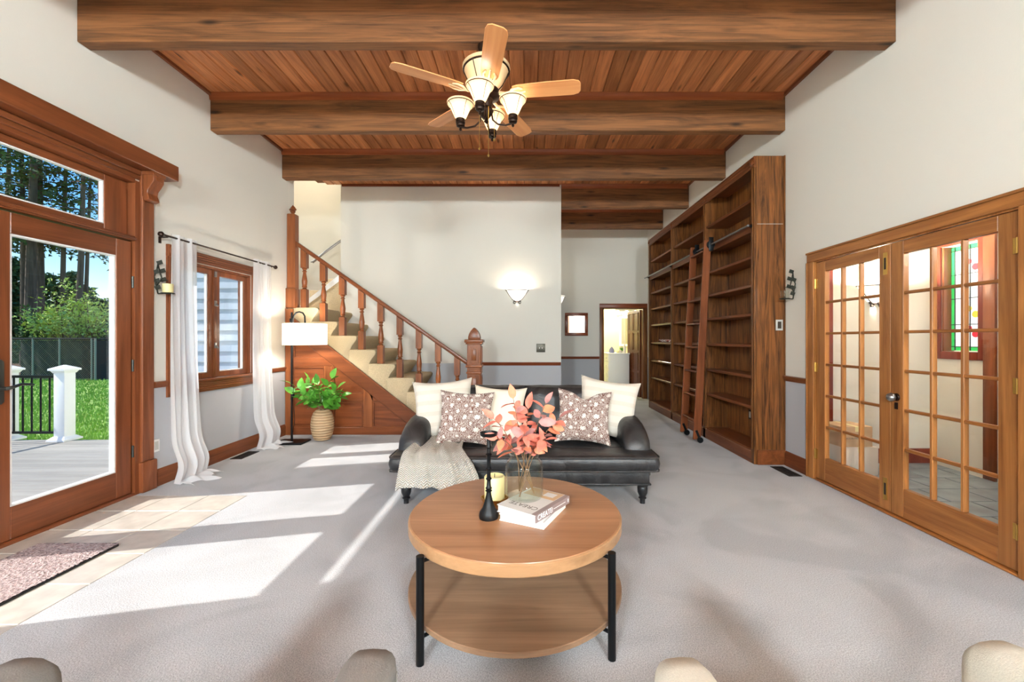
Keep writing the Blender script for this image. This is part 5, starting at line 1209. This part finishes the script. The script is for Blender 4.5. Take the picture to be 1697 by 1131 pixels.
# kennel
kx0, kx1, ky = -23.4, -19.3, 19.
kn = thing('dog_kennel', ((kx0+kx1)/2, ky, GZ), 'chain link dog kennel with dark tarp panels at the lawn edge', 'kennel')
for x in (kx0, -22.1, -20.9, -19.45, kx1): part('post', MB().cyl((x, ky, GZ), (x, ky, GZ+1.9), .04, n=8), 'galvanized', kn)
part('top_rail', MB().cyl((kx0, ky, GZ+1.88), (kx1, ky, GZ+1.88), .035, n=8), 'black_metal', kn)
m = MB(); s = .1; hh = 1.85
n_ = int((kx1-kx0+hh)/s)
for i in range(n_):
    for sg in (1, -1):
        xa = kx0-hh+i*s; pts = []
        a0 = max(0, kx0-xa) ; a1 = min(hh, kx1-xa)
        if a1 <= a0: continue
        za, zb = (a0, a1) if sg > 0 else (hh-a0, hh-a1)
        m.tube([(xa+a0, ky, GZ+za), (xa+a1, ky, GZ+zb)], .006, 3, cap=False)
part('chain_link', m, 'galvanized', kn, recalc=False)
part('tarp', MB().grid(lambda u, v: Vector((kx0+(kx1-kx0)*u, ky+.6+.04*math.sin(u*40+v*3), GZ+.05+1.75*v)), 60, 6), 'tarp', kn)
part('side_panel', MB().box(kx1-.03, kx1, ky, ky+3, GZ, GZ+1.8), 'tarp', kn)
part('roof_tarp', MB().box(kx0, kx1, ky+.1, ky+3, GZ+1.82, GZ+1.86), 'tarp', kn)
struct('mulch_bed', MB().box(-50, -15, 20.5, 60, GZ, GZ+.03), 'mulch', 'brown mulch bed under the trees behind the kennel', 'ground', smooth=0)
# trees
def tri_leaf(m, c, d, s):
    o = d.orthogonal().normalized(); o = Matrix.Rotation(random.random()*6.28, 3, d) @ o
    m.add([c-o*s*.35, c+d*s, c+o*s*.35], [(0, 1, 2)])
def conifer(name, loc, H, r, z0, nbr, spread, label, dens=26, mat='needle', fs=.28, group='trees behind the lawn'):
    t_ = thing(name, loc, label, 'tree', group); c = Vector(loc)
    part('trunk', MB().tube([c+Vector((.25*math.sin(q*3+loc[0]), .2*math.sin(q*2.3), H*q)) for q in (0, .15, .35, .6, .8, 1)], [r*1.15, r, r*.85, r*.6, r*.35, .02], 10), 'bark', t_)
    br = MB(); fo = MB()
    for k in range(nbr):
        q = random.random(); z = z0+(H*.98-z0)*q; a = random.random()*2*PI; L = spread*(1-.75*q)*random.uniform(.6, 1.1)
        b = c+Vector((.25*math.sin(z/H*3+loc[0]), 0, z)); u = Vector((math.cos(a), math.sin(a), 0))
        e = b+u*L+Vector((0, 0, -.25*L*random.uniform(.2, 1))); mid = b.lerp(e, .5)+Vector((0, 0, .10*L))
        br.tube([b, mid, e], [.04+.01*L, .03, .008], 4, cap=False)
        for i in range(int(dens*L)):
            w_ = random.random()**.7; p = (b.lerp(mid, w_*2) if w_ < .5 else mid.lerp(e, w_*2-1))+Vector((random.gauss(0, .16), random.gauss(0, .16), random.gauss(-.08, .12)))*(.6+.25*L)
            tri_leaf(fo, p, (u*random.uniform(-.2, 1)+Vector((random.uniform(-1, 1), random.uniform(-1, 1), random.uniform(-.8, .3)))).normalized(), fs*random.uniform(.6, 1.4))
    part('branches', br, 'bark', t_, recalc=False)
    o = part('foliage', fo, mat, t_, recalc=False, smooth=0)
    return t_
def atx(px, Y): return (px-869)/700*Y
tall = [(34, 30, .19, 'tall slender conifer trunk standing beside the doubled thick trunks'), (54, 29, .30, 'thickest tall conifer trunk seen through the transom'), (67, 30.5, .21, 'tall grey conifer trunk right against the thickest trunk'), (107, 31, .16, 'tall slim conifer trunk with dense side branches'),
        (128, 30, .19, 'tall smooth grey conifer trunk standing apart'), (145, 32, .13, 'thinnest tall conifer trunk by the open sky'), (4, 31, .2, 'tall conifer with heavy boughs at the door hinge stile')]
for px, Y, r, lb in tall:
    conifer('tall_conifer', (atx(px, Y), Y, GZ), 24, r, 8.5, 46 if px != 4 else 70, 3.4, lb, 16, 'needle', .26)
under = [(20, 34, 8.6, 'dense young fir below the leaning kennel rail'), (50, 35, 8.2, 'dense young fir between the tall trunks'), (85, 33.5, 7.2, 'dense young fir behind the shrub'), (115, 35.5, 7.6, 'dense young fir under the smooth grey trunk'), (145, 34.5, 6.3, 'dense young fir with rounded top'), (172, 35, 5.3, 'low young fir at the open end of the tree line'), (-10, 33, 9.2, 'tall dark fir beyond the door stile'), (200, 36, 4.6, 'lowest young fir beside the house corner')]
for px, Y, H, lb in under:
    conifer('young_fir', (atx(px, Y), Y, GZ), H, .12, .3, 120, 2.4, lb, 34, 'needle_dark', .34)
for k in range(4):
    conifer('border_conifer', (-34-2*random.random(), 18-8*k, GZ), 15+5*random.random(), .2, 2.5, 80, 3.2, 'conifer in the tree row along the side lawn', 12, 'needle_dark', .5, 'side lawn conifers')
def shrub(loc, H, W, n, mat, label, nl=2600, fs=.11):
    t_ = thing('leafy_shrub', loc, label, 'shrub', 'shrubs behind the kennel'); c = Vector(loc); br = MB(); fo = MB()
    tips_ = []
    for k in range(n):
        a = random.random()*2*PI; L = W*math.sqrt(random.random()); e = c+Vector((L*math.cos(a), .6*L*math.sin(a), H*random.uniform(.55, 1)*(1-.35*(L/W)**2)))
        mid = c.lerp(e, .5)+Vector((-.2*L*math.cos(a), 0, .15*H)); br.tube([c, mid, e], [.03, .02, .006], 4, cap=False); tips_.append((mid, e))
        for q in range(3):
            e2 = mid.lerp(e, random.random())+Vector((random.gauss(0, .5), random.gauss(0, .4), random.gauss(.2, .4))); br.tube([mid.lerp(e, .3), e2], [.012, .004], 3, cap=False); tips_.append((mid, e2))
    for k in range(nl):
        a, b = random.choice(tips_); p = a.lerp(b, random.uniform(.2, 1.05))+Vector((random.gauss(0, .14), random.gauss(0, .14), random.gauss(0, .14)))
        tri_leaf(fo, p, Vector((random.uniform(-1, 1), random.uniform(-1, 1), random.uniform(-.3, 1))).normalized(), fs*random.uniform(.6, 1.4))
    part('twigs', br, 'twig', t_, recalc=False); part('foliage', fo, mat, t_, recalc=False, smooth=0)
shrub((atx(112, 22.5), 22.5, GZ), 5.0, 2.3, 30, 'shrub_leaf', 'bright yellow-green budding shrub rising behind the kennel', 2600, .15)
shrub((atx(150, 22), 22, GZ), 4.4, 1.2, 16, 'shrub_leaf', 'sparse yellow-green shrub with bare twigs at the kennel end', 1300, .14)
shrub((atx(70, 23.5), 23.5, GZ), 3.4, 1.5, 16, 'needle', 'dark green shrub behind the chain link', 3000, .2)
shrub((atx(172, 22), 22, GZ), 2.6, 1.1, 18, 'twig', 'brown twiggy shrub beside the kennel end post', 900, .1)
